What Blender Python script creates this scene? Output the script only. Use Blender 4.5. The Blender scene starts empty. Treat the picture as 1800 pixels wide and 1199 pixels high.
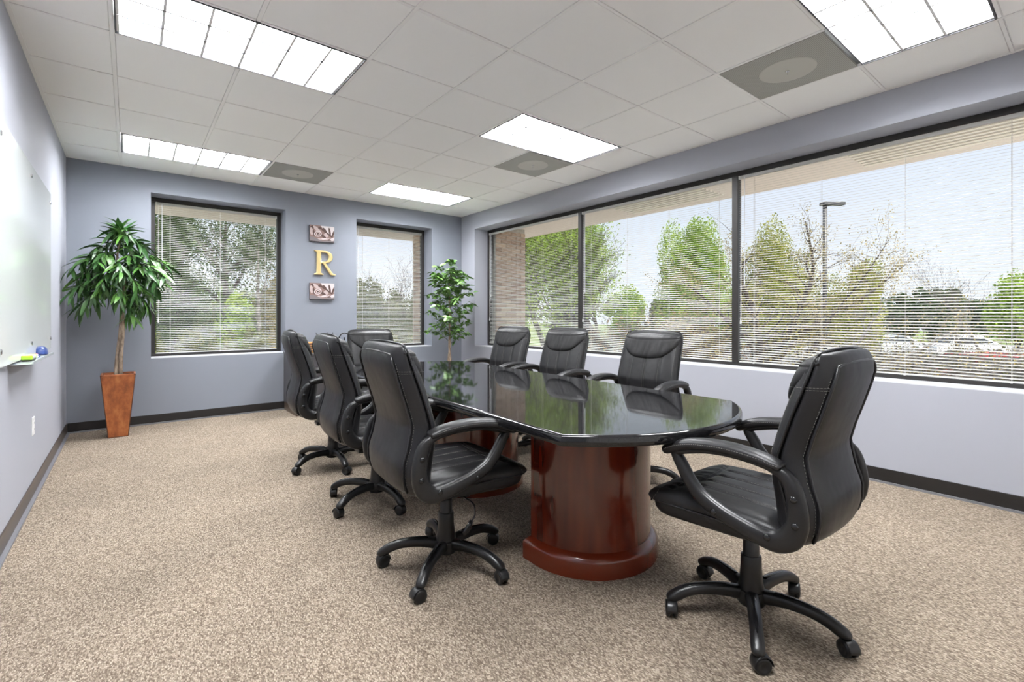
import bpy, bmesh, math, random
import numpy as np
from mathutils import Vector, Matrix, Euler
R = math.radians
PI = math.pi
scene = bpy.context.scene
COL = scene.collection
random.seed(7)

# ------------------------------------------------------------------ camera, sky, sun, exposure
cam_d = bpy.data.cameras.new('camera')
cam = bpy.data.objects.new('camera', cam_d)
COL.objects.link(cam)
cam_d.sensor_width = 36.0
cam_d.lens = 837.97 / 1800 * 36
cam_d.shift_x = (900 - 891.05) / 1800
cam_d.shift_y = -(599.5 - 554.76) / 1800
cam_d.clip_start = 0.05
cam_d.clip_end = 500
cam.location = (0.4936, -6.3643, 1.1616)
cam.rotation_euler = (R(90), 0, -0.6688)
scene.camera = cam
scene.view_settings.view_transform = 'Standard'
scene.view_settings.look = 'None'
scene.view_settings.gamma = 1.0
scene.view_settings.use_curve_mapping = False
scene.view_settings.exposure = 0.0

world = bpy.data.worlds.new('sky')
scene.world = world
world.use_nodes = True
wn, wl = world.node_tree.nodes, world.node_tree.links
wn.clear()
w_out = wn.new('ShaderNodeOutputWorld')
w_bg = wn.new('ShaderNodeBackground')
w_tc = wn.new('ShaderNodeTexCoord')
w_sep = wn.new('ShaderNodeSeparateXYZ')
w_ramp = wn.new('ShaderNodeValToRGB')
w_ramp.color_ramp.elements[0].position = 0.0
w_ramp.color_ramp.elements[0].color = (0.90, 0.93, 1.0, 1)
w_ramp.color_ramp.elements[1].position = 0.9
w_ramp.color_ramp.elements[1].color = (0.50, 0.66, 1.0, 1)
wl.new(w_tc.outputs['Generated'], w_sep.inputs[0])
wl.new(w_sep.outputs['Z'], w_ramp.inputs[0])
wl.new(w_ramp.outputs[0], w_bg.inputs[0])
w_bg.inputs[1].default_value = 1.08
wl.new(w_bg.outputs[0], w_out.inputs[0])

sun_d = bpy.data.lights.new('sun', 'SUN')
sun_d.energy = 12.0
sun_d.angle = R(3)
sun_d.color = (1.0, 0.96, 0.88)
sun = bpy.data.objects.new('sun', sun_d)
sun.rotation_euler = (R(34), 0, R(-6))      # shines from behind the camera, over the roof
COL.objects.link(sun)

LAMP_STRENGTH = 57.0

# ------------------------------------------------------------------ materials
MATS = {}
def mat(name, col, rough=0.5, metal=0.0, spec=0.5, coat=0.0, emis=None, estr=0.0):
    if name in MATS: return MATS[name]
    m = bpy.data.materials.new(name)
    m.use_nodes = True
    b = m.node_tree.nodes['Principled BSDF']
    b.inputs['Base Color'].default_value = (*col, 1)
    b.inputs['Roughness'].default_value = rough
    b.inputs['Metallic'].default_value = metal
    b.inputs['Specular IOR Level'].default_value = spec
    b.inputs['Coat Weight'].default_value = coat
    b.inputs['Coat Roughness'].default_value = 0.05
    if emis:
        b.inputs['Emission Color'].default_value = (*emis, 1)
        b.inputs['Emission Strength'].default_value = estr
    MATS[name] = m
    return m

def nt(m): return m.node_tree.nodes, m.node_tree.links, m.node_tree.nodes['Principled BSDF']

def noise_color(m, cols, scale=5.0, detail=4.0, stretch=(1, 1, 1), coord='Object', rough=0.55, lo=0.3, hi=0.7):
    n, l, b = nt(m)
    tc = n.new('ShaderNodeTexCoord'); mp = n.new('ShaderNodeMapping')
    mp.inputs['Scale'].default_value = stretch
    nz = n.new('ShaderNodeTexNoise'); nz.inputs['Scale'].default_value = scale
    nz.inputs['Detail'].default_value = detail; nz.inputs['Roughness'].default_value = rough
    rp = n.new('ShaderNodeValToRGB')
    rp.color_ramp.elements[0].position = lo; rp.color_ramp.elements[0].color = (*cols[0], 1)
    rp.color_ramp.elements[1].position = hi; rp.color_ramp.elements[1].color = (*cols[-1], 1)
    for i, c in enumerate(cols[1:-1]):
        e = rp.color_ramp.elements.new(lo + (hi - lo) * (i + 1) / (len(cols) - 1)); e.color = (*c, 1)
    l.new(tc.outputs[coord], mp.inputs[0]); l.new(mp.outputs[0], nz.inputs['Vector'])
    l.new(nz.outputs['Fac'], rp.inputs[0]); l.new(rp.outputs[0], b.inputs['Base Color'])
    return nz, rp

def bump(m, scale=100.0, strength=0.2, dist=0.002, detail=3.0, stretch=(1, 1, 1), coord='Object', kind='noise'):
    n, l, b = nt(m)
    tc = n.new('ShaderNodeTexCoord'); mp = n.new('ShaderNodeMapping')
    mp.inputs['Scale'].default_value = stretch
    if kind == 'noise':
        t = n.new('ShaderNodeTexNoise'); t.inputs['Detail'].default_value = detail; o = t.outputs['Fac']
    else:
        t = n.new('ShaderNodeTexVoronoi'); o = t.outputs['Distance']
    t.inputs['Scale'].default_value = scale
    bp = n.new('ShaderNodeBump'); bp.inputs['Strength'].default_value = strength; bp.inputs['Distance'].default_value = dist
    l.new(tc.outputs[coord], mp.inputs[0]); l.new(mp.outputs[0], t.inputs['Vector'])
    l.new(o, bp.inputs['Height'])
    old = b.inputs['Normal'].links
    if old: l.new(old[0].from_socket, bp.inputs['Normal'])
    l.new(bp.outputs[0], b.inputs['Normal'])
    return m

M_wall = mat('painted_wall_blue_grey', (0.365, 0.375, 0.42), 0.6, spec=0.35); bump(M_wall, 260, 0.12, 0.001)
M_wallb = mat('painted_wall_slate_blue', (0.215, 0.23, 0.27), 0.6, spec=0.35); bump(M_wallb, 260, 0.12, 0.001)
M_ceil = mat('mineral_fibre_tile', (0.97, 0.97, 0.955), 0.9, spec=0.1); bump(M_ceil, 220, 0.25, 0.002)
M_grid = mat('white_ceiling_grid', (0.93, 0.925, 0.91), 0.6)
M_sill = mat('painted_sill', (0.62, 0.63, 0.66), 0.45); bump(M_sill, 120, 0.1, 0.001)
M_base = mat('black_vinyl_base', (0.012, 0.011, 0.011), 0.35)
M_base_br = mat('brown_vinyl_base', (0.055, 0.042, 0.035), 0.3)
M_shoe = mat('grey_shoe_strip', (0.16, 0.16, 0.175), 0.4)
M_frame = mat('bronze_window_frame', (0.016, 0.014, 0.013), 0.4)
M_blind = mat('white_blind_slat', (0.60, 0.595, 0.565), 0.45)
M_cord = mat('white_cord', (0.75, 0.73, 0.70), 0.6)
M_wand = mat('clear_plastic_wand', (0.85, 0.87, 0.9), 0.1)
M_white = mat('white_plastic', (0.82, 0.82, 0.80), 0.35)
M_black = mat('black_plastic', (0.009, 0.009, 0.0095), 0.34, spec=.42); bump(M_black, 900, 0.08, 0.0005)
M_blackg = mat('black_glossy_plastic', (0.01, 0.01, 0.011), 0.14)
M_chrome = mat('chrome', (0.75, 0.75, 0.77), 0.12, metal=1)
M_leather = mat('black_leather', (0.0105, 0.0104, 0.0115), 0.40, spec=0.38)
bump(M_leather, 8, 0.42, 0.014, detail=2); bump(M_leather, 420, 0.12, 0.0008, kind='voronoi')
M_leather2 = mat('black_leather_gathered', (0.0095, 0.0094, 0.0100), 0.50, spec=0.30)
bump(M_leather2, 13, 0.7, 0.02, detail=2, stretch=(1, .25, .25)); bump(M_leather2, 420, 0.12, 0.0008, kind='voronoi')
M_piping = mat('leather_piping', (0.010, 0.010, 0.011), 0.3)
M_thread = mat('light_thread', (0.22, 0.21, 0.19), 0.7)
M_granite = mat('polished_black_top', (0.010, 0.010, 0.011), 0.045, spec=0.55, coat=0.0)
noise_color(M_granite, [(0.004, 0.004, 0.0045), (0.03, 0.03, 0.033)], 500, 2, lo=.45, hi=.8)
M_cherry = mat('cherry_veneer', (0.10, 0.02, 0.008), 0.17, spec=0.5, coat=0.6)
noise_color(M_cherry, [(0.052, 0.0055, 0.0028), (0.10, 0.012, 0.0045), (0.15, 0.022, 0.008)], 2.0, 2, (6, 6, 0.8), lo=.25, hi=.75)
M_cherry2 = mat('cherry_plinth', (0.13, 0.018, 0.006), 0.2, coat=0.5)
M_pot = mat('stained_planter_wood', (0.32, 0.1, 0.03), 0.38)
noise_color(M_pot, [(0.13, 0.034, 0.012), (0.31, 0.09, 0.026), (0.46, 0.17, 0.055)], 6, 6, (2.5, 2.5, 1.3), lo=.28, hi=.72, rough=.65)
M_potrim = mat('dark_planter_edge', (0.09, 0.028, 0.012), 0.4)
M_soil = mat('dark_soil', (0.03, 0.02, 0.014), 0.95)
M_bark = mat('pale_bark', (0.3, 0.22, 0.16), 0.85); noise_color(M_bark, [(0.11, 0.075, 0.05), (0.46, 0.36, 0.27)], 40, 5, (1, 1, .3)); bump(M_bark, 60, .6, .004)
M_twig = mat('thin_twig', (0.05, 0.055, 0.02), 0.7)
def leafmat(name, a, b_, rough=0.35, trans=0.15):
    m = mat(name, a, rough)
    n, l, b = nt(m)
    oi = n.new('ShaderNodeObjectInfo'); rp = n.new('ShaderNodeValToRGB')
    rp.color_ramp.elements[0].color = (*a, 1); rp.color_ramp.elements[1].color = (*b_, 1)
    l.new(oi.outputs['Random'], rp.inputs[0]); l.new(rp.outputs[0], b.inputs['Base Color'])
    return m
M_leafA = leafmat('glossy_long_leaf', (0.022, 0.075, 0.018), (0.10, 0.24, 0.04))
M_leafB = leafmat('small_ficus_leaf', (0.035, 0.11, 0.02), (0.16, 0.30, 0.06))
M_gold = mat('brushed_gold', (0.80, 0.63, 0.30), 0.32, metal=0.75)
M_board = mat('white_glass_board', (0.76, 0.80, 0.785), 0.05, spec=0.5)
M_acryl = mat('frosted_acrylic', (0.55, 0.60, 0.61), 0.15)
M_credenza = mat('dark_credenza_laminate', (0.055, 0.052, 0.056), 0.35)
M_credbase = mat('credenza_brown_base', (0.08, 0.055, 0.04), 0.4)
M_bamboo = mat('bamboo', (0.55, 0.26, 0.07), 0.4); bump(M_bamboo, 40, .2, .002)
M_perf = mat('perforated_vent_metal', (0.36, 0.355, 0.32), 0.5)
_n, _l, _b = nt(M_perf)
_tc = _n.new('ShaderNodeTexCoord'); _v = _n.new('ShaderNodeTexVoronoi'); _v.inputs['Scale'].default_value = 120; _v.inputs['Randomness'].default_value = 0.0
_r = _n.new('ShaderNodeValToRGB'); _r.color_ramp.elements[0].position = .28; _r.color_ramp.elements[0].color = (0.04, 0.04, 0.035, 1)
_r.color_ramp.elements[1].position = .36; _r.color_ramp.elements[1].color = (0.36, 0.355, 0.32, 1)
_l.new(_tc.outputs['Object'], _v.inputs['Vector']); _l.new(_v.outputs['Distance'], _r.inputs[0]); _l.new(_r.outputs[0], _b.inputs['Base Color'])
M_perf2 = mat('round_vent_plate', (0.46, 0.455, 0.41), 0.5)
M_lamp = mat('fluorescent_glow', (1, 1, 1), 0.5, emis=(0.96, 0.975, 1.0), estr=LAMP_STRENGTH)
M_louver = mat('white_louver', (0.8, 0.8, 0.81), 0.5)
M_lframe = mat('dark_light_trim', (0.05, 0.05, 0.055), 0.5)
M_brick = mat('tan_brick', (0.45, 0.33, 0.25), 0.9)
_n, _l, _b = nt(M_brick)
_oi = _n.new('ShaderNodeObjectInfo'); _r = _n.new('ShaderNodeValToRGB')
_r.color_ramp.elements[0].color = (0.30, 0.20, 0.145, 1); _r.color_ramp.elements[1].color = (0.56, 0.43, 0.33, 1)
_l.new(_oi.outputs['Random'], _r.inputs[0]); _l.new(_r.outputs[0], _b.inputs['Base Color']); bump(M_brick, 80, .4, .004)
M_mortar = mat('mortar', (0.42, 0.39, 0.35), 0.95)
M_soffit = mat('beige_soffit', (0.82, 0.75, 0.70), 0.8); bump(M_soffit, 60, .2, .003)
M_soffit2 = mat('pale_soffit_vent', (0.88, 0.84, 0.77), 0.6)
M_roof = mat('roof_deck', (0.2, 0.2, 0.2), 0.9)
M_grass = mat('lawn', (0.10, 0.16, 0.04), 0.95); noise_color(M_grass, [(0.06, 0.09, 0.03), (0.14, 0.2, 0.05), (0.22, 0.2, 0.10)], .35, 6)
M_asph = mat('asphalt', (0.16, 0.16, 0.165), 0.9); noise_color(M_asph, [(0.20, 0.20, 0.20), (0.27, 0.265, 0.26)], 2, 6)
M_outlet = mat('outlet_white', (0.85, 0.85, 0.84), 0.3)
M_dark = mat('dark_slot', (0.02, 0.02, 0.02), 0.6)

# carpet: looped pile in beige and brown
M_carpet = mat('loop_carpet', (0.45, 0.36, 0.28), 1.0, spec=0.1)
_n, _l, _b = nt(M_carpet)
_tc = _n.new('ShaderNodeTexCoord'); _mp = _n.new('ShaderNodeMapping'); _mp.inputs['Scale'].default_value = (1, 0.50, 1); _mp.inputs['Rotation'].default_value = (0, 0, R(12))
_v = _n.new('ShaderNodeTexVoronoi'); _v.inputs['Scale'].default_value = 235; _v.inputs['Randomness'].default_value = 0.75
_sep = _n.new('ShaderNodeSeparateColor')
_r = _n.new('ShaderNodeValToRGB')
_r.color_ramp.elements[0].position = 0.05; _r.color_ramp.elements[0].color = (0.155, 0.122, 0.092, 1)
_r.color_ramp.elements[1].position = 1.0; _r.color_ramp.elements[1].color = (0.425, 0.365, 0.295, 1)
_e = _r.color_ramp.elements.new(0.5); _e.color = (0.28, 0.232, 0.182, 1)
_nz = _n.new('ShaderNodeTexNoise'); _nz.inputs['Scale'].default_value = 2.2; _nz.inputs['Detail'].default_value = 4
_mix = _n.new('ShaderNodeMix'); _mix.data_type = 'RGBA'; _mix.blend_type = 'MULTIPLY'; _mix.inputs['Factor'].default_value = 1
_r2 = _n.new('ShaderNodeValToRGB'); _r2.color_ramp.elements[0].position = .3; _r2.color_ramp.elements[0].color = (.94, .94, .94, 1); _r2.color_ramp.elements[1].position = .7; _r2.color_ramp.elements[1].color = (1.06, 1.05, 1.04, 1)
_r3 = _n.new('ShaderNodeValToRGB'); _r3.color_ramp.elements[0].position = .32; _r3.color_ramp.elements[0].color = (1, 1, 1, 1); _r3.color_ramp.elements[1].position = .75; _r3.color_ramp.elements[1].color = (.50, .47, .44, 1)
_mix2 = _n.new('ShaderNodeMix'); _mix2.data_type = 'RGBA'; _mix2.blend_type = 'MULTIPLY'; _mix2.inputs['Factor'].default_value = .8
_bp = _n.new('ShaderNodeBump'); _bp.inputs['Strength'].default_value = .6; _bp.inputs['Distance'].default_value = .004; _bp.invert = True
_l.new(_tc.outputs['Object'], _mp.inputs[0]); _l.new(_mp.outputs[0], _v.inputs['Vector']); _l.new(_v.outputs['Color'], _sep.inputs[0]); _l.new(_sep.outputs[0], _r.inputs[0])
_l.new(_tc.outputs['Object'], _nz.inputs['Vector']); _l.new(_nz.outputs['Fac'], _r2.inputs[0])
_l.new(_r.outputs[0], _mix.inputs['A']); _l.new(_r2.outputs[0], _mix.inputs['B'])
_l.new(_v.outputs['Distance'], _r3.inputs[0]); _l.new(_mix.outputs['Result'], _mix2.inputs['A']); _l.new(_r3.outputs[0], _mix2.inputs['B'])
_l.new(_mix2.outputs['Result'], _b.inputs['Base Color']); _l.new(_v.outputs['Distance'], _bp.inputs['Height']); _l.new(_bp.outputs[0], _b.inputs['Normal'])

# clear window glass: mostly straight-through with a weak mirror reflection
M_glass = bpy.data.materials.new('window_glass'); M_glass.use_nodes = True
_n, _l = M_glass.node_tree.nodes, M_glass.node_tree.links
_n.clear()
_o = _n.new('ShaderNodeOutputMaterial'); _t = _n.new('ShaderNodeBsdfTransparent'); _t.inputs[0].default_value = (0.97, 0.98, 0.975, 1)
_g = _n.new('ShaderNodeBsdfGlossy'); _g.inputs['Roughness'].default_value = 0.0; _mx = _n.new('ShaderNodeMixShader'); _mx.inputs[0].default_value = 0.008
_l.new(_t.outputs[0], _mx.inputs[1]); _l.new(_g.outputs[0], _mx.inputs[2]); _l.new(_mx.outputs[0], _o.inputs[0])

# ------------------------------------------------------------------ helpers
def mesh_from(name, verts, faces, m, smooth=False):
    me = bpy.data.meshes.new(name)
    me.from_pydata([tuple(v) for v in verts], [], faces)
    ms = m if isinstance(m, (list, tuple)) else [m]
    for k in ms: me.materials.append(k)
    if smooth:
        me.polygons.foreach_set('use_smooth', [True] * len(me.polygons))
    me.update()
    return me

def link(name, me, parent=None, loc=None, rot=None):
    o = bpy.data.objects.new(name, me)
    COL.objects.link(o)
    if parent is not None: o.parent = parent
    if loc is not None: o.location = loc
    if rot is not None: o.rotation_euler = rot
    return o

def thing(name, label, cat, loc=(0, 0, 0), rz=0.0, group=None):
    o = bpy.data.objects.new(name, None)
    o.empty_display_size = 0.1
    COL.objects.link(o)
    o.location = loc; o.rotation_euler = (0, 0, rz)
    o['label'] = label; o['category'] = cat
    if group: o['group'] = group
    return o

def tag(o, label, cat, group=None):
    o['label'] = label; o['category'] = cat
    if group: o['group'] = group
    return o

def structure(o):
    o['kind'] = 'structure'
    return o

class MB:
    """collects simple solids into one mesh"""
    def __init__(s): s.v = []; s.f = []
    def add(s, vs, fs):
        n = len(s.v); s.v += [tuple(v) for v in vs]; s.f += [tuple(i + n for i in f) for f in fs]; return s
    def box(s, x0, x1, y0, y1, z0, z1, bev=0.0):
        if bev <= 0:
            return s.add([(x0, y0, z0), (x1, y0, z0), (x1, y1, z0), (x0, y1, z0), (x0, y0, z1), (x1, y0, z1), (x1, y1, z1), (x0, y1, z1)],
                         [(0, 3, 2, 1), (4, 5, 6, 7), (0, 1, 5, 4), (1, 2, 6, 5), (2, 3, 7, 6), (3, 0, 4, 7)])
        bm = bmesh.new(); bmesh.ops.create_cube(bm, size=1)
        for v in bm.verts:
            v.co = ((x0 + x1) / 2 + v.co.x * (x1 - x0), (y0 + y1) / 2 + v.co.y * (y1 - y0), (z0 + z1) / 2 + v.co.z * (z1 - z0))
        bmesh.ops.bevel(bm, geom=bm.edges[:], offset=bev, segments=2, affect='EDGES', profile=.5)
        bm.verts.ensure_lookup_table()
        s.add([v.co[:] for v in bm.verts], [[v.index for v in f.verts] for f in bm.faces]); bm.free(); return s
    def tube(s, pts, rad, n=8, closed=False, flat=None, caps=True, up=None):
        """sweep an ellipse along pts; rad = list of radii (or pairs: a along 'side', b along 'up')"""
        P = [Vector(p) for p in pts]; m = len(P)
        if not hasattr(rad, '__len__'): rad = [rad] * m
        base = len(s.v); prev = Vector(up) if up else None
        for i in range(m):
            if closed: t = P[(i + 1) % m] - P[i - 1]
            else: t = P[min(i + 1, m - 1)] - P[max(i - 1, 0)]
            t.normalize()
            if up: a = t.cross(Vector(up)); a.normalize(); b = a.cross(t)
            else:
                if prev is None:
                    prev = Vector((0, 0, 1)) if abs(t.z) < .9 else Vector((1, 0, 0))
                a = t.cross(prev); a.normalize(); b = a.cross(t); prev = b
            r = rad[i]; ra, rb = (r, r) if not hasattr(r, '__len__') else r
            for k in range(n):
                c = math.cos(2 * PI * k / n); d = math.sin(2 * PI * k / n)
                if flat:
                    c = math.copysign(abs(c) ** flat, c); d = math.copysign(abs(d) ** flat, d)
                s.v.append(tuple(P[i] + a * (ra * c) + b * (rb * d)))
        for i in range(m if closed else m - 1):
            j = (i + 1) % m
            for k in range(n):
                l2 = (k + 1) % n
                s.f.append((base + i * n + k, base + i * n + l2, base + j * n + l2, base + j * n + k))
        if not closed and caps:
            s.f.append(tuple(base + k for k in range(n))[::-1]); s.f.append(tuple(base + (m - 1) * n + k for k in range(n)))
        return s
    def lathe(s, prof, n=24, c=(0, 0, 0), axis='z', cap=True):
        base = len(s.v)
        for r, z in prof:
            for k in range(n):
                a = 2 * PI * k / n; p = (r * math.cos(a), r * math.sin(a), z)
                if axis == 'x': p = (p[2], p[0], p[1])
                if axis == 'y': p = (p[1], p[2], p[0])
                s.v.append((p[0] + c[0], p[1] + c[1], p[2] + c[2]))
        for i in range(len(prof) - 1):
            for k in range(n):
                l2 = (k + 1) % n
                s.f.append((base + i * n + k, base + i * n + l2, base + (i + 1) * n + l2, base + (i + 1) * n + k))
        if cap:
            s.f.append(tuple(base + k for k in range(n))[::-1]); s.f.append(tuple(base + (len(prof) - 1) * n + k for k in range(n)))
        return s
    def prism(s, poly, z0, z1):
        n = len(poly)
        return s.add([(x, y, z0) for x, y in poly] + [(x, y, z1) for x, y in poly],
                     [tuple(range(n))[::-1], tuple(range(n, 2 * n))] + [(i, (i + 1) % n, n + (i + 1) % n, n + i) for i in range(n)])
    def rings(s, rings, cap=True):
        base = len(s.v); n = len(rings[0])
        for r in rings: s.v += [tuple(p) for p in r]
        for i in range(len(rings) - 1):
            for k in range(n):
                l2 = (k + 1) % n
                s.f.append((base + i * n + k, base + i * n + l2, base + (i + 1) * n + l2, base + (i + 1) * n + k))
        if cap:
            s.f.append(tuple(base + k for k in range(n))[::-1]); s.f.append(tuple(base + (len(rings) - 1) * n + k for k in range(n)))
        return s
    def mesh(s, name, m, smooth=False, auto=None):
        me = mesh_from(name, s.v, s.f, m, smooth)
        if auto is not None:
            me.polygons.foreach_set('use_smooth', [True] * len(me.polygons))
            me.set_sharp_from_angle(angle=R(auto))
        return me
    def build(s, name, m, parent=None, smooth=False, auto=None, loc=None, rot=None):
        return link(name, s.mesh(name, m, smooth, auto), parent, loc, rot)

def spline(pts, n):
    """Catmull-Rom through tuples, n samples"""
    P = [np.array(p, float) for p in pts]
    P = [2 * P[0] - P[1]] + P + [2 * P[-1] - P[-2]]
    out = []; m = len(P) - 3
    for i in range(n):
        t = i / (n - 1) * m; k = min(int(t), m - 1); t -= k
        a, b, c, d = P[k:k + 4]
        out.append(0.5 * ((2 * b) + (c - a) * t + (2 * a - 5 * b + 4 * c - d) * t * t + (3 * b - a - 3 * c + d) * t ** 3))
    return out
def cspline(pts, n):
    P = [np.array(p, float) for p in pts]; m = len(P); out = []
    for i in range(n):
        t = i / n * m; k = int(t); t -= k
        a, b, c, d = P[(k - 1) % m], P[k % m], P[(k + 1) % m], P[(k + 2) % m]
        out.append(0.5 * ((2 * b) + (c - a) * t + (2 * a - 5 * b + 4 * c - d) * t * t + (3 * b - a - 3 * c + d) * t ** 3))
    return out

# ------------------------------------------------------------------ room shell
W, H, YN = 4.606, 2.7194, -7.6          # width, ceiling height, rear wall
T = 0.34                                 # outer wall thickness
D = 0.24                                 # depth of window recess to the frame
structure(MB().box(-.2, W + T, YN - .2, T, -.2, 0).build('floor', M_carpet))
structure(MB().box(-.2, 0, YN - .2, T, 0, H + .25).build('wall_left', M_wall))
structure(MB().box(0, W, YN - .2, YN, 0, H + .25).build('wall_rear', mat('off_white_wall', (0.80, 0.79, 0.77), .6)))

def wall_with_holes(name, along, holes, a0, a1, d0, d1, z0, z1, m=M_wall):
    """wall slab split into solid boxes around rectangular openings (holes: a0,a1,z0,z1)"""
    mb = MB()
    def bx(p, q, r, s_):
        if q - p < 1e-6 or s_ - r < 1e-6: return
        if along == 'x': mb.box(p, q, d0, d1, r, s_)
        else: mb.box(d0, d1, p, q, r, s_)
    cur = a0
    for (h0, h1, hz0, hz1) in sorted(holes):
        bx(cur, h0, z0, z1); bx(h0, h1, z0, hz0); bx(h0, h1, hz1, z1); cur = h1
    bx(cur, a1, z0, z1)
    return structure(mb.build(name, m))
ZB, ZT = 0.70, 2.48
WIN1 = (0.668, 2.012); WIN2 = (2.913, 4.076); WIN3 = (-6.16, -0.371)
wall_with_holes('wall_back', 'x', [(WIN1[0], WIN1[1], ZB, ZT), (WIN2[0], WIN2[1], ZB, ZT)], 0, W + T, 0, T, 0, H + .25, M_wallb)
wall_with_holes('wall_right', 'y', [(WIN3[0], WIN3[1], ZB, ZT)], YN - .2, 0, W, W + T, 0, H + .25)
# painted sills
structure(MB().box(WIN1[0], WIN1[1], 0.002, D - .005, ZB, ZB + .006).build('trim_1', M_sill))
structure(MB().box(WIN2[0], WIN2[1], 0.002, D - .005, ZB, ZB + .006).build('trim_2', M_sill))
structure(MB().box(W + .002, W + D - .005, WIN3[0], WIN3[1], ZB, ZB + .006).build('trim_3', M_sill))
# roof over the room and overhanging soffit
SX, SY = 6.07, 1.75
structure(MB().box(-.4, SX, YN - .6, SY, H + .26, H + .40).build('roof', M_roof))
sof = structure(MB().box(W + T, SX, YN - .4, SY, 2.56, 2.60).box(-.4, W + T, T, SY, 2.56, 2.60).build('soffit', M_soffit))
MB().box(SX, SX + .04, YN - .6, SY + .04, 2.56, H + .40).box(-.4, SX + .04, SY, SY + .04, 2.56, H + .40).build('fascia', M_soffit, sof)
for y0, y1 in ((-4.95, -6.6), (-2.35, -3.6)):
    for k in range(8):
        x = W + T + .28 + k * .085
        MB().box(x, x + .045, y1, y0, 2.546, 2.56).build('soffit_vent_slat', M_soffit2, sof)

# baseboards
def baseboard(name, x0, x1, y0, y1, sx, sy, m=M_base):
    b = structure(MB().box(x0, x1, y0, y1, 0, .10, .003).build(name, m))
    mb = MB()
    mb.box(x0 + (sx if sx > 0 else 0) * 0 + (min(0, sx)), x1 + max(0, sx), y0 + min(0, sy), y1 + max(0, sy), 0, .013)
    s_ = mb.build('shoe_strip', M_shoe, b)
baseboard('baseboard_back', 0.01, W - .01, -.008, 0, 0, -.014)
baseboard('baseboard_right', W - .008, W, YN, 0, -.014, 0)
baseboard('baseboard_left', 0, .008, YN, 0, .02, 0, M_base_br)

# ------------------------------------------------------------------ suspended ceiling
TS = 0.6096
X0, Y0 = -0.1934, -0.5211
xs = [0.0] + [X0 + c * TS for c in range(1, 8)] + [W]        # column boundaries; xs[i] = grid line i
ys = [0.0] + [Y0 - r * TS for r in range(0, 12)]
ys = [y for y in ys if y > YN] + [YN]
ceil = structure(MB().box(-.1, W + .05, YN - .05, .05, H + .09, H + .11).build('ceiling', M_roof))
LIGHTS = [(1, 0), (1, 4), (5, 0), (5, 4), (5, 8), (1, 8)]      # (column, row) of the 2x4 troffers
VENTS = [(3, 0), (6, 3), (6, 7)]
taken = set()
for c, r in LIGHTS: taken |= {(c, r), (c + 1, r)}
for c, r in VENTS: taken |= {(c, r)}
tile_cache = {}
g2 = 0.011
for i in range(len(xs) - 1):
    for j in range(len(ys) - 1):
        if (i, j - 1) in taken: continue
        w_ = xs[i + 1] - xs[i]; h_ = ys[j] - ys[j + 1]
        key = (round(w_, 3), round(h_, 3))
        if key not in tile_cache:
            a, b_ = w_ / 2 - .003, h_ / 2 - .003
            mb = MB()
            mb.rings([[(sx * (a - e), sy * (b_ - e), z) for sx, sy in ((-1, -1), (1, -1), (1, 1), (-1, 1))]
                      for e, z in ((0.0, .018), (0.0, .004), (g2 - .004, .004), (g2 - .001, -.001))])
            tile_cache[key] = mb.mesh('ceiling_tile', M_ceil)
        link('ceiling_tile', tile_cache[key], ceil, ((xs[i] + xs[i + 1]) / 2, (ys[j] + ys[j + 1]) / 2, H + .003))
for x in xs[1:-1]:
    gaps = sorted([(Y0 - (r + 1) * TS, Y0 - r * TS) for c, r in LIGHTS if abs(X0 + (c + 1) * TS - x) < .01])
    cur = YN
    for g0, g1 in gaps + [(0, 0)]:
        MB().box(x - .010, x + .010, cur, g0, H - .001, H + .006).build('main_runner', M_grid, ceil); cur = g1
for j, y in enumerate(ys[1:-1]):
    for i in range(len(xs) - 1):
        if (i, j) in taken and (i, j - 1) in taken: continue
        MB().box(xs[i] + .012, xs[i + 1] - .012, y - .0075, y + .0075, H - .0005, H + .006).build('cross_tee', M_grid, ceil)
for nm, q in (('wall_angle', (0, .022, YN, 0)), ('wall_angle', (W - .022, W, YN, 0)), ('wall_angle', (.022, W - .022, -.018, 0))):
    MB().box(*q, H - .001, H + .006).build(nm, M_grid, ceil)
# cross tees inside a troffer pair are not wanted: remove nothing, the troffer sits between rows

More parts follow.
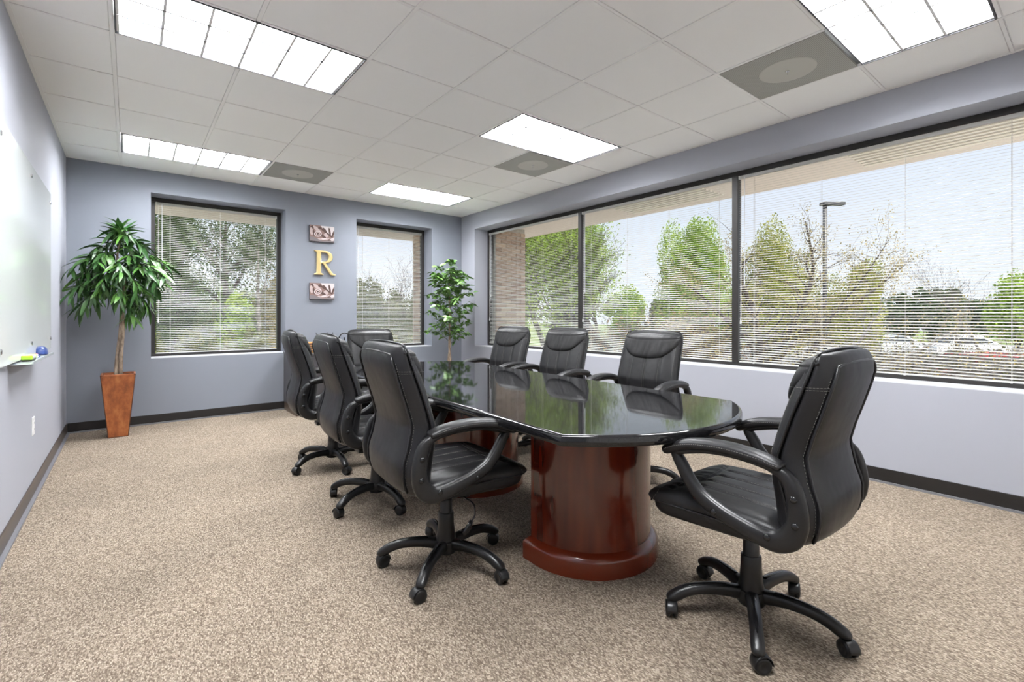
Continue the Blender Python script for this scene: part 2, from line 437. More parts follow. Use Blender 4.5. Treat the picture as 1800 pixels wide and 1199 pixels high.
def troffer(c, r, label):
    x0, x1 = X0 + c * TS + .012, X0 + (c + 2) * TS - .012
    y1, y0 = Y0 - r * TS - .012, Y0 - (r + 1) * TS + .012
    cx, cy = (x0 + x1) / 2, (y0 + y1) / 2
    t = thing('ceiling_light', label, 'ceiling light', (cx, cy, H), 0, 'recessed fluorescent ceiling lights')
    hx, hy = (x1 - x0) / 2, (y1 - y0) / 2
    fr = MB()
    w_ = .007
    fr.box(-hx, hx, -hy, -hy + w_, -.004, .07); fr.box(-hx, hx, hy - w_, hy, -.004, .07)
    fr.box(-hx, -hx + w_, -hy + w_, hy - w_, -.004, .07); fr.box(hx - w_, hx, -hy + w_, hy - w_, -.004, .07)
    fr.build('trim_frame', M_lframe, t)
    MB().box(-hx + w_, hx - w_, -hy + w_, hy - w_, .070, .074).build('glowing_diffuser', M_lamp, t)
    # louver blades: curved section, tapering towards the top
    def blade(horizontal, q, a0, a1):
        mb = MB()
        prof = [(-.0065, .001), (-.0055, .045), (.0055, .045), (.0065, .001)]
        rr = []
        for a in (a0, a1):
            rr.append([((a, q + u, z) if horizontal else (q + u, a, z)) for u, z in prof])
        mb.rings(rr)
        return mb
    ix, iy = hx - w_, hy - w_
    for k in range(1, 3):
        q = -iy + 2 * iy * k / 3
        blade(True, q, -ix, ix).build('louver_blade', M_louver, t, auto=40)
    for k in range(1, 6):
        q = -ix + 2 * ix * k / 6
        blade(False, q, -iy, iy).build('louver_blade', M_louver, t, auto=40)
    for sx in (-1, 1):
        MB().box(*(sorted((sx * ix, sx * (ix - .012)))), -iy, iy, .004, .06).build('end_reflector', M_white, t)
    return t
troffer(1, 0, 'long recessed light by the back wall, nearest the left wall, dimmer louver cells')
troffer(1, 4, 'large bright recessed ceiling light with white louvers, at the top left, front left one')
troffer(5, 0, 'recessed light nearest the back right corner, smallest looking of the louvered lights')
troffer(5, 4, 'recessed light in mid ceiling, touching the middle square perforated vent')
troffer(5, 8, 'recessed louvered light cut by the top right frame edge, beside the nearest vent')
troffer(1, 8, 'recessed louvered ceiling light above the camera near the left wall')

def vent(c, r, label):
    cx, cy = X0 + (c + .5) * TS, Y0 - (r + .5) * TS
    t = thing('ceiling_vent', label, 'air vent', (cx, cy, H), 0, 'square perforated ceiling vents')
    h = TS / 2 - .012
    MB().box(-h, h, -h, h, -.002, .012, .001).build('perforated_panel', M_perf, t)
    MB().lathe([(.150, -.0045), (.158, -.0035), (.160, -.002)], 48).build('round_plate', M_perf2, t)
    MB().tube([(0, 0, -.004), (0, 0, -.03)], .002, 6).lathe([(.012, -.008), (.012, -.004)], 12).build('damper_stem', M_chrome, t)
vent(3, 0, 'square grey perforated vent beside the far left light at the back wall')
vent(6, 3, 'square grey perforated vent touching the mid-ceiling light')
vent(6, 7, 'nearest and largest grey perforated ceiling vent, beside the top right light')

# ------------------------------------------------------------------ windows
def window_frame(name, axis, a0, a1, mull):
    """axis 'x': window in back wall; 'y': in right wall"""
    root = structure(bpy.data.objects.new(name, None)); COL.objects.link(root)
    root.location = ((a0 + a1) / 2, D + .03, ZB) if axis == 'x' else (W + D + .03, (a0 + a1) / 2, ZB)
    def bx(p, q, z0, z1, d0, d1, nm, m, bev=0.003):
        mb = MB(); c = (a0 + a1) / 2
        if axis == 'x': mb.box(p - c, q - c, d0 - .03, d1 - .03, z0 - ZB, z1 - ZB, bev)
        else: mb.box(d0 - .03, d1 - .03, p - c, q - c, z0 - ZB, z1 - ZB, bev)
        return mb.build(nm, m, root)
    f = .045
    bx(a0, a1, ZB + .0, ZB + f * .8, 0, .06, 'bottom_frame', M_frame)
    bx(a0, a1, ZT - f, ZT, 0, .06, 'top_frame', M_frame)
    bx(a0, a0 + f, ZB + f * .8, ZT - f, 0, .06, 'side_frame', M_frame)
    bx(a1 - f, a1, ZB + f * .8, ZT - f, 0, .06, 'side_frame', M_frame)
    cuts = [a0 + f]
    for m in mull:
        bx(m - .027, m + .027, ZB + f * .8, ZT - f, -.012, .06, 'mullion', M_frame)
        cuts += [m - .027, m + .027]
    cuts.append(a1 - f)
    panes = []
    for k in range(0, len(cuts), 2):
        bx(cuts[k], cuts[k + 1], ZB + f * .8, ZT - f, .030, .034, 'glass_pane', M_glass, 0)
        panes.append((cuts[k], cuts[k + 1]))
    return panes
window_frame('window_1', 'x', *WIN1, [])
window_frame('window_2', 'x', *WIN2, [])
window_frame('window_3', 'y', *WIN3, [-2.315, -4.235])

def blind(axis, a0, a1, label, wand_side, depth):
    """venetian blind hanging in front of the glass"""
    L = a1 - a0; c = (a0 + a1) / 2
    loc = (c, depth, ZT - .05) if axis == 'x' else (W + (depth), c, ZT - .05)
    # local frame: X along the blind, Y to the outside
    rz = 0 if axis == 'x' else -PI / 2
    t = thing('window_blind', label, 'blind', loc, rz, 'white venetian blinds')
    h = L / 2 - .006
    # headrail
    MB().box(-h, h, -.016, .012, -.028, 0, .002).build('headrail', M_blind, t)
    MB().box(-h - .003, -h + .012, -.019, .013, -.03, .001, .002).box(h - .012, h + .003, -.019, .013, -.03, .001, .002).build('end_bracket', M_white, t)
    zbot = ZB + .05 - (ZT - .05)
    n = 79
    pitch = (-zbot - .045 + .002) / (n - .2)
    tilt = R(16)
    sec = []
    for k in range(5):
        u = -0.0125 + .025 * k / 4
        w_ = .0012 * (1 - (u / .0125) ** 2)
        sec.append((u * math.cos(tilt) - w_ * math.sin(tilt), u * math.sin(tilt) + w_ * math.cos(tilt)))
    vs = []; fs = []
    for x in (-h + .004, h - .004):
        for y, z in sec: vs.append((x, y, z))
        for y, z in sec: vs.append((x, y, z - .0003))
    for k in range(4):
        fs.append((k, k + 1, 10 + k + 1, 10 + k)); fs.append((5 + k, 15 + k, 15 + k + 1, 5 + k + 1))
    fs += [(0, 10, 15, 5), (4, 9, 19, 14)]
    sm = mesh_from('slat', vs, fs, M_blind, True)
    for i in range(n):
        link('slat', sm, t, (0, 0, -.045 - i * pitch))
    zb = -.045 - (n - .2) * pitch
    MB().box(-h + .002, h - .002, -.013, .011, zb - .012, zb, .003).build('bottom_rail', M_blind, t)
    nl = max(2, int(round(L / .55)) + 1)
    mb = MB()
    for k in range(nl):
        x = -h + .13 + (2 * h - .26) * k / (nl - 1)
        for y in (-.0135, .0125):
            mb.tube([(x, y, -.028), (x, y, zb)], .0007, 4)
        mb.tube([(x + .004, 0, -.028), (x + .004, 0, zb)], .0008, 4)
        MB().box(x - .006, x + .006, -.018, -.012, zb - .014, zb - .006).build('cord_button', M_cord, t)
    mb.build('ladder_cords', M_cord, t)
    if wand_side:
        x = wand_side * (h - .055)
        MB().tube([(x, -.022, -.02), (x, -.024, -.035), (x, -.024, -.95)], .0035, 6).lathe([(.005, -.99), (.005, -.95)], 8, (x, -.024, 0)).build('tilt_wand', M_wand, t)
        x2 = wand_side * (h - .02)
        mb = MB()
        for dx in (0, .005): mb.tube([(x2 + dx, -.021, -.02), (x2 + dx, -.022, -1.3)], .0012, 5)
        mb.build('lift_cord', M_cord, t)
        MB().lathe([(.003, -1.30), (.008, -1.33), (.008, -1.345)], 10, (x2, -.022, 0)).build('cord_tassel', M_white, t)
    return t
blind('x', WIN1[0] + .045, WIN1[1] - .045, 'white open blind in the left window of the back wall, behind the tall potted tree', -1, D + .012)
blind('x', WIN2[0] + .045, WIN2[1] - .045, 'white open slatted blind in the narrow window nearest the room corner', -1, D + .012)
blind('y', -2.315 + .027, WIN3[1] - .045, 'white open blind over the right wall pane nearest the corner, with brick behind it', -1, D + .012)
blind('y', -4.235 + .027, -2.315 - .027, 'white open blind over the middle pane of the long right wall window', -1, D + .012)
blind('y', WIN3[0] + .045, -4.235 - .027, 'white open blind over the widest nearest pane of the right wall window', -1, D + .012)

# ------------------------------------------------------------------ brick corner pier outside
pier = structure(MB().box(W + T + .012, 5.538, -.448, T, -1.5, 2.56).box(4.202, 5.538, T + .012, .838, -1.5, 2.56).build('wall_corner_pier', M_mortar))
bw, bh, bd = .194, .057, .03
brick_me = MB().box(-bw / 2, bw / 2, 0, bd, 0, bh, .003).mesh('brick', M_brick)
half_me = MB().box(-bw / 4 + .003, bw / 4 - .003, 0, bd, 0, bh, .003).mesh('brick', M_brick)
def brick_face(p0, p1, out, z0, z1):
    """bricks on a vertical face from p0 to p1 (xy), out = outward rotation angle of local -y"""
    L = math.hypot(p1[0] - p0[0], p1[1] - p0[1]); ux, uy = (p1[0] - p0[0]) / L, (p1[1] - p0[1]) / L
    k = 0; z = z0
    while z + bh <= z1 + .001:
        s_ = 0 if k % 2 == 0 else -.1
        pos = s_
        while pos < L - .02:
            a, b_ = max(pos, 0), min(pos + .2, L)
            if b_ - a > .06:
                full = (b_ - a) > .15
                c = (a + b_) / 2
                link('brick', brick_me if full else half_me, pier, (p0[0] + ux * c, p0[1] + uy * c, z), (0, 0, out))
            pos += .2
        z += .067; k += 1
brick_face((W + T, -.46), (5.55, -.46), 0, .62, 2.55)
brick_face((4.19, .85), (4.19, T), -PI / 2, .62, 2.55)

# ------------------------------------------------------------------ conference table
def table():
    t = thing('conference_table', 'long black topped conference table with curved ends on round cherry wood pedestals', 'table', (2.33, -3.885, 0), R(-2.0))
    hw, hl, sag = .585, 1.285, .25
    rad = (hw * hw + sag * sag) / (2 * sag)
    ang = math.asin(hw / rad)
    out = []
    for k in range(25):
        a = -ang + 2 * ang * k / 24
        out.append((rad * math.sin(a), hl + sag - rad + rad * math.cos(a)))
    out2 = [(-x, -y) for x, y in out]
    poly = [out[::-1], out2[::-1]]
    P = [Vector((x, y)) for x, y in out[::-1] + out2[::-1]]
    n = len(P)
    def inset(e):
        r = []
        for i in range(n):
            a, b_, c = P[i - 1], P[i], P[(i + 1) % n]
            d1 = (b_ - a).normalized(); d2 = (c - b_).normalized()
            n1 = Vector((-d1.y, d1.x)); n2 = Vector((-d2.y, d2.x))
            m_ = (n1 + n2).normalized(); m_ = m_ / max(.3, m_.dot(n1))
            r.append(b_ + m_ * e)
        return r
    zt = .735
    prof = [(.020, -.042), (.006, -.042), (.001, -.036), (0, -.028), (0, -.014), (.002, -.007), (.006, -.002), (.012, 0), (.0135, 0), (.03, 0)]
    mb = MB()
    mb.rings([[(p.x, p.y, zt + z) for p in inset(e)] for e, z in prof])
    mb.build('tabletop', M_granite, t, auto=35)
    sub = MB(); sub.rings([[(p.x, p.y, z) for p in inset(.10)] for z in (.672, .693)]); sub.build('underframe', M_base, t)
    def pedestal(cx, cy):
        r = .315
        def D_(rr, ext):
            pts = [(rr * math.cos(a), rr * math.sin(a)) for a in [PI + PI * k / 40 for k in range(41)]]
            return [(-rr, ext)] + pts + [(rr, ext)]
        def ring(rr, ext, z): return [(cx + x, cy + y, z) for x, y in D_(rr, ext)][::1]
        body = MB(); body.rings([ring(r, .06, .10), ring(r, .06, .672)])
        o = body.build('pedestal', M_cherry, t, auto=40)
        pl = MB(); pl.rings([ring(r + .034, .08, 0), ring(r + .034, .08, .070), ring(r + .031, .079, .080), ring(r + .018, .07, .092), ring(r + .004, .062, .102), ring(r - .01, .05, .104)])
        pl.build('pedestal_plinth', M_cherry2, o, auto=40)
    pedestal(.02, -.82)
    pedestal(.065, .32)
table()

# ------------------------------------------------------------------ executive chairs
# profile rows: z, rear y, mid y, front y (at the side), half width   (y forward)
PROF = [(.425, -.262, -.205, -.165, .215), (.46, -.290, -.225, -.170, .235), (.51, -.303, -.230, -.170, .243), (.566, -.304, -.222, -.165, .246),
        (.627, -.283, -.205, -.158, .245), (.712, -.266, -.196, -.158, .243), (.786, -.283, -.215, -.175, .242), (.87, -.308, -.240, -.198, .241),
        (.949, -.330, -.266, -.222, .239), (1.00, -.342, -.282, -.236, .236), (1.04, -.346, -.292, -.245, .230), (1.085, -.350, -.302, -.256, .225)]
PZ = [p[0] for p in PROF]
def prof_at(z):
    return [float(np.interp(z, PZ, [p[k] for p in PROF])) for k in range(1, 5)]
def top_shrink(z, zc=1.012, ht=.070, n=2.6):
    if z <= zc: return 1.0
    s_ = min(1.0, (z - zc) / ht)
    return max(0.0, 1 - s_ ** n) ** (1 / n)
def bot_shrink(z, z0=.412, h=.05, n=2.2):
    if z >= z0 + h: return 1.0
    s_ = min(1.0, (z0 + h - z) / h)
    return max(0.0, 1 - s_ ** n) ** (1 / n)
def zsamples(z0, z1, n):
    """denser near both ends"""
    return [z0 + (z1 - z0) * (.5 - .5 * math.cos(PI * (.02 + .96 * i / (n - 1)))) for i in range(n)]
def half_w(z, inset=0.0):
    yr, ym, yf, w_ = prof_at(z)
    ts, bs = top_shrink(z), bot_shrink(z)
    # round the corners: width shrinks only near the very top / bottom
    return max(.02, (w_ - inset) * (0.55 + .45 * ts) * (.7 + .3 * bs)) if z < 1.081 else .08

def cross(xh, y0, y1, z, n=52, e=.32):
    r = []
    yc, hy = (y0 + y1) / 2, (y1 - y0) / 2
    for k in range(n):
        a = 2 * PI * k / n; c, s_ = math.cos(a), math.sin(a)
        r.append((xh * math.copysign(abs(c) ** e, c), yc + hy * math.copysign(abs(s_) ** (e * 1.6), s_), z))
    return r

def chair_meshes():
    Mh = {}
    # rear shell of the backrest
    zs = [.412 + (1.079 - .412) * t_ for t_ in [.0, .008, .02, .04, .065, .09]] + [.48 + (1.0 - .48) * i / 26 for i in range(27)] + [1.015, 1.03, 1.043, 1.054, 1.063, 1.070, 1.075, 1.079]
    def shell(z):
        yr, ym, yf, w_ = prof_at(z)
        s_ = top_shrink(z); b_ = bot_shrink(z)
        wz = w_ * (1 - .20 * (1 - s_) ** 1.3) * (1 - .25 * (1 - b_))
        rs = max(0.0, 1 - max(0.0, (z - .985) / .100) ** 2.2) ** .5      # rear face rolls over towards the top
        yb = (yr - .004) + (ym - yr) * .80 * (1 - rs) + (ym - yr) * .5 * (1 - b_)
        yt = ym + .010 - (ym - yr) * .25 * (1 - s_) ** 2
        return wz, yb, yt, min(rs, b_)
    mb = MB(); rr = []
    for z in zs:
        wz, yb, yt, k = shell(z)
        ring = cross(wz, yb, yt, z, e=.30)
        o = []
        for x, y, zz in ring:
            t_ = min(1.0, max(0.0, (y - yb) / (yt - yb)))
            x2 = x * (1 - .20 * (1 - t_) ** 1.4)
            y2 = y - .012 * k * (1 - (x / wz) ** 2) * max(0, 1 - 2.5 * t_)
            o.append((x2, y2, zz + .010 * (1 - (x / wz) ** 2) * max(0, (z - .98) / .1)))
        rr.append(o)
    mb.rings(rr); Mh['backrest_shell'] = mb.mesh('backrest_shell', M_leather, auto=60)
    # front cushion with lengthwise channels
    seams = (-.115, 0.0, .115)
    def y_front(x, z, groove=True):
        yr, ym, yf, w_ = prof_at(z); s_ = top_shrink(z, 1.000, .066); b_ = bot_shrink(z, .44, .06)
        wz = (w_ - .008) * (1 - .28 * (1 - s_) ** 1.4)
        u = min(1.0, abs(x) / wz)
        h = (yf + .020 - ym) * (1 - u ** 3.2) ** .45
        h *= (.1 + .9 * min(s_, b_))
        g = 0
        if z < .99 and groove:
            for q in seams: g += .007 * math.exp(-((x - q) / .008) ** 2)
        return ym + h - min(g, h * .6)
    zs2 = [.44 + .012 * i for i in range(5)] + [.50 + (.99 - .50) * i / 30 for i in range(31)] + [1.003, 1.016, 1.028, 1.039, 1.048, 1.056, 1.062, 1.066]
    mb = MB(); rr = []
    nx = 48
    for z in zs2:
        yr, ym, yf, w_ = prof_at(z); s_ = top_shrink(z, 1.000, .066)
        wz = (w_ - .008) * (1 - .28 * (1 - s_) ** 1.4) * 0.998
        ring = []
        for i in range(nx + 1):
            u = -math.cos(PI * i / nx); x = wz * (u * .35 + .65 * (2 * i / nx - 1)) if 0 < i < nx else wz * u
            ring.append((x, y_front(x, z), z + .008 * (1 - (x / wz) ** 2) * max(0, (z - .98) / .08)))
        for i in range(6):
            x = wz * (1 - 2 * (i + .5) / 6); ring.append((x, ym - .012, z))
        rr.append(ring[::-1])
    mb.rings(rr); Mh['back_cushion'] = mb.mesh('back_cushion', M_leather, auto=60)
    # gathered headrest pillow with U-shaped lower edge
    def zlow(x): return .868 + .125 * min(1, abs(x) / .222) ** 3.2
    nu, nv = 44, 26
    vs = []; fs = []
    for j in range(nv + 1):
        for i in range(nu + 1):
            a = -1 + 2 * i / nu; b_ = j / nv
            x = a * .222 * (1 - .06 * (1 - b_) * (1 - abs(a))); zl = zlow(x); zt = 1.066 - .018 * abs(a) ** 3
            z = zl + (zt - zl) * b_
            env = (max(0, 1 - abs(a) ** 6) * max(0, 1 - (2 * b_ - 1) ** 6)) ** .45
            env2 = max(0, math.sin(PI * min(1, b_ * 1.15 + .12))) if b_ < .8 else .9
            wr = .0022 * math.sin(x * 95 + 6 * b_ + 2 * math.sin(x * 40)) * (1 - b_) * max(0, 1 - abs(a) * 1.05)
            zs3 = min(z, 1.03)
            y = y_front(x * .985, zs3, False) - .007 + .024 * env * (.75 + .25 * env2) + wr * env * 1.5
            if z > 1.015: y -= .030 * ((z - 1.015) / .05) ** 2
            vs.append((x, y, z))
    for j in range(nv):
        for i in range(nu):
            p = j * (nu + 1) + i; fs.append((p, p + nu + 1, p + nu + 2, p + 1))
    n0 = len(vs)
    for j in (0, nv):
        pass
    # closing back face
    vs2 = [(x, min(y - .004, y_front(x * .985, z, False) - .012), z) for (x, y, z) in vs]
    fs2 = [tuple(i + n0 for i in f[::-1]) for f in fs]
    rim = []
    idx = [i for i in range(nu + 1)] + [(j) * (nu + 1) + nu for j in range(1, nv + 1)] + [nv * (nu + 1) + i for i in range(nu - 1, -1, -1)] + [j * (nu + 1) for j in range(nv - 1, 0, -1)]
    for k in range(len(idx)):
        a, b_ = idx[k], idx[(k + 1) % len(idx)]; rim.append((a, b_, b_ + n0, a + n0))
    Mh['headrest_pillow'] = mesh_from('headrest_pillow', vs + vs2, fs + fs2 + rim, M_leather2, True)
    # piping: U lines along rear edge and middle seam
    def u3(kind, off):
        left = []
        if kind == 'rear': zz_ = [.445 + i * .0225 for i in range(24)] + [.978, .994, 1.008, 1.020, 1.030, 1.037]
        else: zz_ = [.445 + i * .0225 for i in range(25)] + [1.0, 1.015, 1.03, 1.043, 1.054, 1.063, 1.070, 1.0755, 1.079]
        for z in zz_:
            wz, yb, yt, k = shell(z)
            if kind == 'rear':
                q = max(0.0, (z - .975) / .062); y = yb + (yt - yb) * .10; x = wz * (1 - .20 * .9 ** 1.4) * 1.0 * (1 - .10 * q ** 3); y -= .002
            else: y = yt - .004; x = wz * .985
            left.append((x + off[0], y + off[1], z))
        x0, y0, z0 = left[-1]
        dy = -.010 if kind == 'rear' else 0
        top = [(x0 * (1 - 2 * t_), y0 + dy * (1 - (1 - 2 * t_) ** 2), z0 + .010 * (1 - (1 - 2 * t_) ** 2) + .002) for t_ in [.06, .15, .3, .5, .7, .85, .94]]
        return left + top + [(-x, y, z) for x, y, z in left[::-1]]
    mb = MB(); mb.tube(u3('rear', (0, 0)), .0050, 6); mb.tube(u3('mid', (0, 0)), .0040, 6)
    Mh['piping'] = mb.mesh('piping', M_piping, True)
    # stitching: dashes
    st = MB()
    def dashes(pts, seg=.007, gap=.005, r=.0008):
        P = [Vector(p) for p in pts]; acc = 0; on = True; cur = [P[0]]
        for a, b_ in zip(P, P[1:]):
            L = (b_ - a).length; pos = 0
            if L < 1e-7: continue
            while pos < L:
                need = (seg if on else gap) - acc; step = min(need, L - pos); pos += step; acc += step
                q = a.lerp(b_, pos / L)
                if acc >= (seg if on else gap) - 1e-9:
                    if on: st.tube([cur[0], q], r, 3, caps=False)
                    on = not on; acc = 0; cur = [q]
    for q in seams:
        for dx in (-.007, .007) if q == 0 else ((.008 if q < 0 else -.008),):
            dashes([(q + dx, y_front(q + dx, z) + .0012, z) for z in [.50 + .01 * i for i in range(int((zlow(q) - .50) / .01))]])
    for sx in (-1, 1):
        dashes([(sx * .205, y_front(.205, z) + .001, z) for z in [.52 + .01 * i for i in range(44)]])
    # light thread along rear piping and across the side bands
    rp = u3('rear', (.0045, .006))
    half = len(rp) // 2
    dashes([(x + .001, y + .004, z) for x, y, z in rp[:half - 2]], .006, .005); dashes([(-x - .001, y + .004, z) for x, y, z in rp[:half - 2]], .006, .005)
    wz, yb, yt, k = shell(.955); yr, ym, yf, w_ = prof_at(.955)
    for sx in (-1, 1):
        for dz in (0, .009):
            dashes([(sx * (wz * (1 - .20 * (1 - t_) ** 1.4) + .0012) * (1 if t_ > .2 else .992), yb + t_ * (yt - yb), .955 + dz) for t_ in [.12, .3, .45, .6, .75, .9]], .007, .003)
        dashes([(sx * (w_ - .004), ym + .006 + t_ * (yf - ym), .962) for t_ in [0, .5, 1]], .007, .003)
    # ---------------- seat
    def ztop(u, v):
        y = -.215 + (v + 1) / 2 * .525
        base = .492 + .012 * math.cos(v * 1.4)
        wf = max(0, (y - .17) / .14); base -= .022 * wf ** 2
        x = u * .255
        g = 0
        if abs(u) < .8 and y < .165:
            for q in (-.13, -.045, .045, .13): g += .006 * math.exp(-((x - q) / .009) ** 2)
        yc = .165 + .03 * (abs(x) / .2) ** 2
        g += .009 * math.exp(-((y - yc) / .010) ** 2) * (abs(u) < .86)
        pl = .003 * math.sin(x * 120 + 1.3 * math.sin(x * 33)) * max(0, 1 - abs((y - .215) / .05)) 
        side = .009 * max(0, (abs(u) - .7) / .3)
        return base - g + pl + side
    def seat_pt(u, v, topside):
        cx = 1 - .085 * abs(v) ** 8; cy = 1 - .05 * abs(u) ** 8
        x = .258 * u * cx; y = .0475 + .2625 * v * cy
        e = (max(0, 1 - abs(u) ** 7) * max(0, 1 - abs(v) ** 7)) ** .42
        zm = .452 - .008 * max(0, v)
        if topside: z = zm + (ztop(u, v) - zm) * e
        else: z = zm - .030 * e
        return (x, y, z)
    nu, nv = 56, 48
    vs = []; fs = []
    def par(k, n): t_ = -1 + 2 * k / n; return math.sin(t_ * PI / 2) * .45 + t_ * .55
    for side in (1, 0):
        for j in range(nv + 1):
            for i in range(nu + 1): vs.append(seat_pt(par(i, nu), par(j, nv), side))
    n1 = (nu + 1) * (nv + 1)
    for j in range(nv):
        for i in range(nu):
            p = j * (nu + 1) + i; fs.append((p, p + 1, p + nu + 2, p + nu + 1)); fs.append((n1 + p, n1 + p + nu + 1, n1 + p + nu + 2, n1 + p + 1))
    me = mesh_from('seat_cushion', vs, fs, M_leather, True); bm = bmesh.new(); bm.from_mesh(me); bmesh.ops.remove_doubles(bm, verts=bm.verts, dist=.0004); bm.to_mesh(me); bm.free()
    me.polygons.foreach_set('use_smooth', [True] * len(me.polygons)); Mh['seat_cushion'] = me
    # border piping and lower boxing
    per = []
    for a in range(72):
        th = 2 * PI * a / 72; c, s_ = math.cos(th), math.sin(th)
        u = math.copysign(abs(c) ** .3, c); v = math.copysign(abs(s_) ** .3, s_)
        per.append((u, v))
    mb = MB(); mb.tube([(seat_pt(u, v, 0)[0] * 1.004, .0475 + (seat_pt(u, v, 0)[1] - .0475) * 1.004, .447 - .008 * max(0, v)) for u, v in per], .004, 6, closed=True)
    Mh['seat_piping'] = mb.mesh('piping', M_piping, True)
    mb = MB()
    def ring(s_, z, sl=0): return [(seat_pt(u, v, 0)[0] * s_, .0475 + (seat_pt(u, v, 0)[1] - .0475) * s_ + sl, z - .010 * max(0, v) + .012 * max(0, -v)) for u, v in per]
    mb.rings([ring(.66, .386), ring(.86, .389), ring(.94, .397), ring(.975, .41), ring(.985, .425), ring(.980, .440), ring(.9, .445)])
    Mh['seat_pan'] = mb.mesh('seat_pan', M_leather, auto=70)
    # seat stitches
    for q in (-.13, -.045, .045, .13):
        dashes([(q + .008, y, ztop(q / .255 + .031, (y + .215) / .2625 - 1) + .0014) for y in [-.15 + .012 * i for i in range(25)]])
    for yy in (-.010, .010):
        pts = []
        for i in range(41):
            x = -.2 + .01 * i; y = .165 + .03 * (abs(x) / .2) ** 2 + yy
            u = x / .258; v = (y - .0475) / .2625
            pts.append((x, y, seat_pt(u, v, 1)[2] + .0016))
        dashes(pts)
    for sx in (-1, 1):
        pts = []
        for i in range(22):
            v = .80; x_ = sx * (.17 + .09 * min(1, i / 9)); 
            if i <= 9:
                u = x_ / .258; p = seat_pt(min(.985, abs(u)) * sx, v - .10 * (1 - i / 9), 1); pts.append((p[0], p[1], p[2] + .0016))
            else:
                zz = .455 - (i - 9) * .006; pts.append((sx * .2585, .0475 + .2625 * v, zz))
        dashes(pts)
    Mh['stitching'] = st.mesh('stitching', M_thread)
    # ---------------- arm loops (in a plane x = const), pads
    cl = [(.142, .655), (.118, .615), (.088, .567), (.045, .522), (-.02, .490), (-.09, .468), (-.16, .453), (-.212, .455), (-.250, .484), (-.267, .536),
          (-.263, .597), (-.246, .648), (-.212, .678), (-.15, .690), (-.07, .694), (.01, .690), (.08, .676), (.125, .664)]
    rad = [.018, .022, .024, .026, .026, .027, .029, .034, .036, .032, .028, .024, .017, .012, .010, .010, .011, .013]
    pts = cspline([(a, b_, r) for (a, b_), r in zip(cl, rad)], 90)
    for sx, nm in ((1, 'armR'), (-1, 'armL')):
        mb = MB()
        mb.tube([(sx * (.281 - .008 * min(1, max(0, (b_ - .55) / .1)) * 0), a, b_) for a, b_, r in pts], [(r, .0195) for a, b_, r in pts], 14, closed=True, flat=.72, up=(1, 0, 0))
        Mh[nm] = mb.mesh('armrest_frame', M_black, True)
        pad = spline([(-.224, .690, .006, .018), (-.216, .692, .015, .028), (-.15, .706, .020, .034), (-.05, .713, .021, .036), (.05, .705, .021, .036), (.12, .688, .021, .035), (.165, .668, .020, .033), (.184, .658, .016, .028), (.190, .655, .006, .014)], 46)
        mb = MB(); mb.tube([(sx * .281, p[0], p[1]) for p in pad], [(p[3], p[2]) if False else (p[2], p[3]) for p in pad], 18, flat=.8, up=(1, 0, 0))
        Mh[nm + 'pad'] = mb.mesh('arm_pad', M_leather, True)
        s2 = MB(); st_old = st
        st = s2
        for sgn in (-1, 1):
            dashes([(sx * .281 + sgn * (p[3] - .0005), p[0], p[1] + .004) for p in pad[2:-2]], .005, .0035, .0009)
        Mh[nm + 'st'] = s2.mesh('stitching', M_thread)
        st = st_old
        for k, (a, b_) in enumerate([(-.01, .482), (-.195, .455), (-.285, .520), (-.276, .590)]):
            pass
        bt = MB()
        bt.lathe([(.011, .0), (.011, .003), (.008, .0055), (.002, .0065)], 14, (0, 0, 0), axis='x')
        Mh['bolt'] = bt.mesh('bolt_cap', M_blackg, True)
    # ---------------- mechanism, column, knob, lever
    Mh['mechanism'] = MB().box(-.095, .095, -.10, .13, .345, .392, .008).box(-.05, .05, -.13, .10, .325, .35, .006).mesh('tilt_mechanism', M_black)
    Mh['knob'] = MB().lathe([(.030, .300), (.033, .304), (.033, .33), (.02, .334), (.016, .345)], 20, (0, .095, 0)).mesh('tension_knob', M_black, auto=40)
    Mh['rod'] = MB().lathe([(.014, .27), (.014, .345)], 16).mesh('gas_rod', M_chrome, auto=40)
    Mh['column'] = MB().lathe([(.0285, .15), (.0285, .303), (.026, .307), (.0, .307)], 24, cap=False).mesh('gas_column', M_black, auto=40)
    Mh['cover'] = MB().lathe([(.052, .095), (.047, .115), (.041, .15), (.037, .20), (.036, .243), (.033, .247), (.02, .247)], 28, cap=False).mesh('column_cover', M_black, auto=40)
    lv = MB(); lv.tube([tuple(p) for p in spline([(.07, .02, .35), (.14, .025, .345), (.20, .03, .335), (.225, .02, .30), (.23, -.005, .275)], 18)], .0035, 8)
    Mh['lever'] = lv.mesh('height_lever', M_blackg, True)
    lp = MB(); lp.tube([(.23, .0, .285), (.232, -.012, .262), (.235, -.03, .245), (.236, -.045, .238)], [(.004, .010), (.006, .017), (.006, .016), (.003, .008)], 12)
    Mh['paddle'] = lp.mesh('lever_paddle', M_blackg, True)
    # ---------------- base
    Mh['hub'] = MB().lathe([(.02, .060), (.046, .062), (.054, .075), (.056, .10), (.052, .118), (.03, .124)], 28).mesh('base_hub', M_black, auto=50)
    lp = spline([(.035, .098, .026, .026), (.09, .108, .0235, .0235), (.15, .110, .0225, .0215), (.21, .104, .0215, .0205), (.255, .090, .0215, .021), (.285, .074, .0225, .020), (.305, .066, .020, .014), (.315, .063, .010, .006)], 26)
    lg = MB(); lg.tube([(p[0], 0, p[1]) for p in lp], [(p[2], p[3]) for p in lp], 14, flat=.8)
    Mh['leg'] = lg.mesh('base_leg', M_black, True)
    ins = MB(); ins.tube([(p[0], 0, p[1] + p[3] - .0035) for p in lp[3:18]], [(.011, .005)] * 15, 8)
    Mh['inset'] = ins.mesh('glossy_inset', M_blackg, True)
    cs = MB()
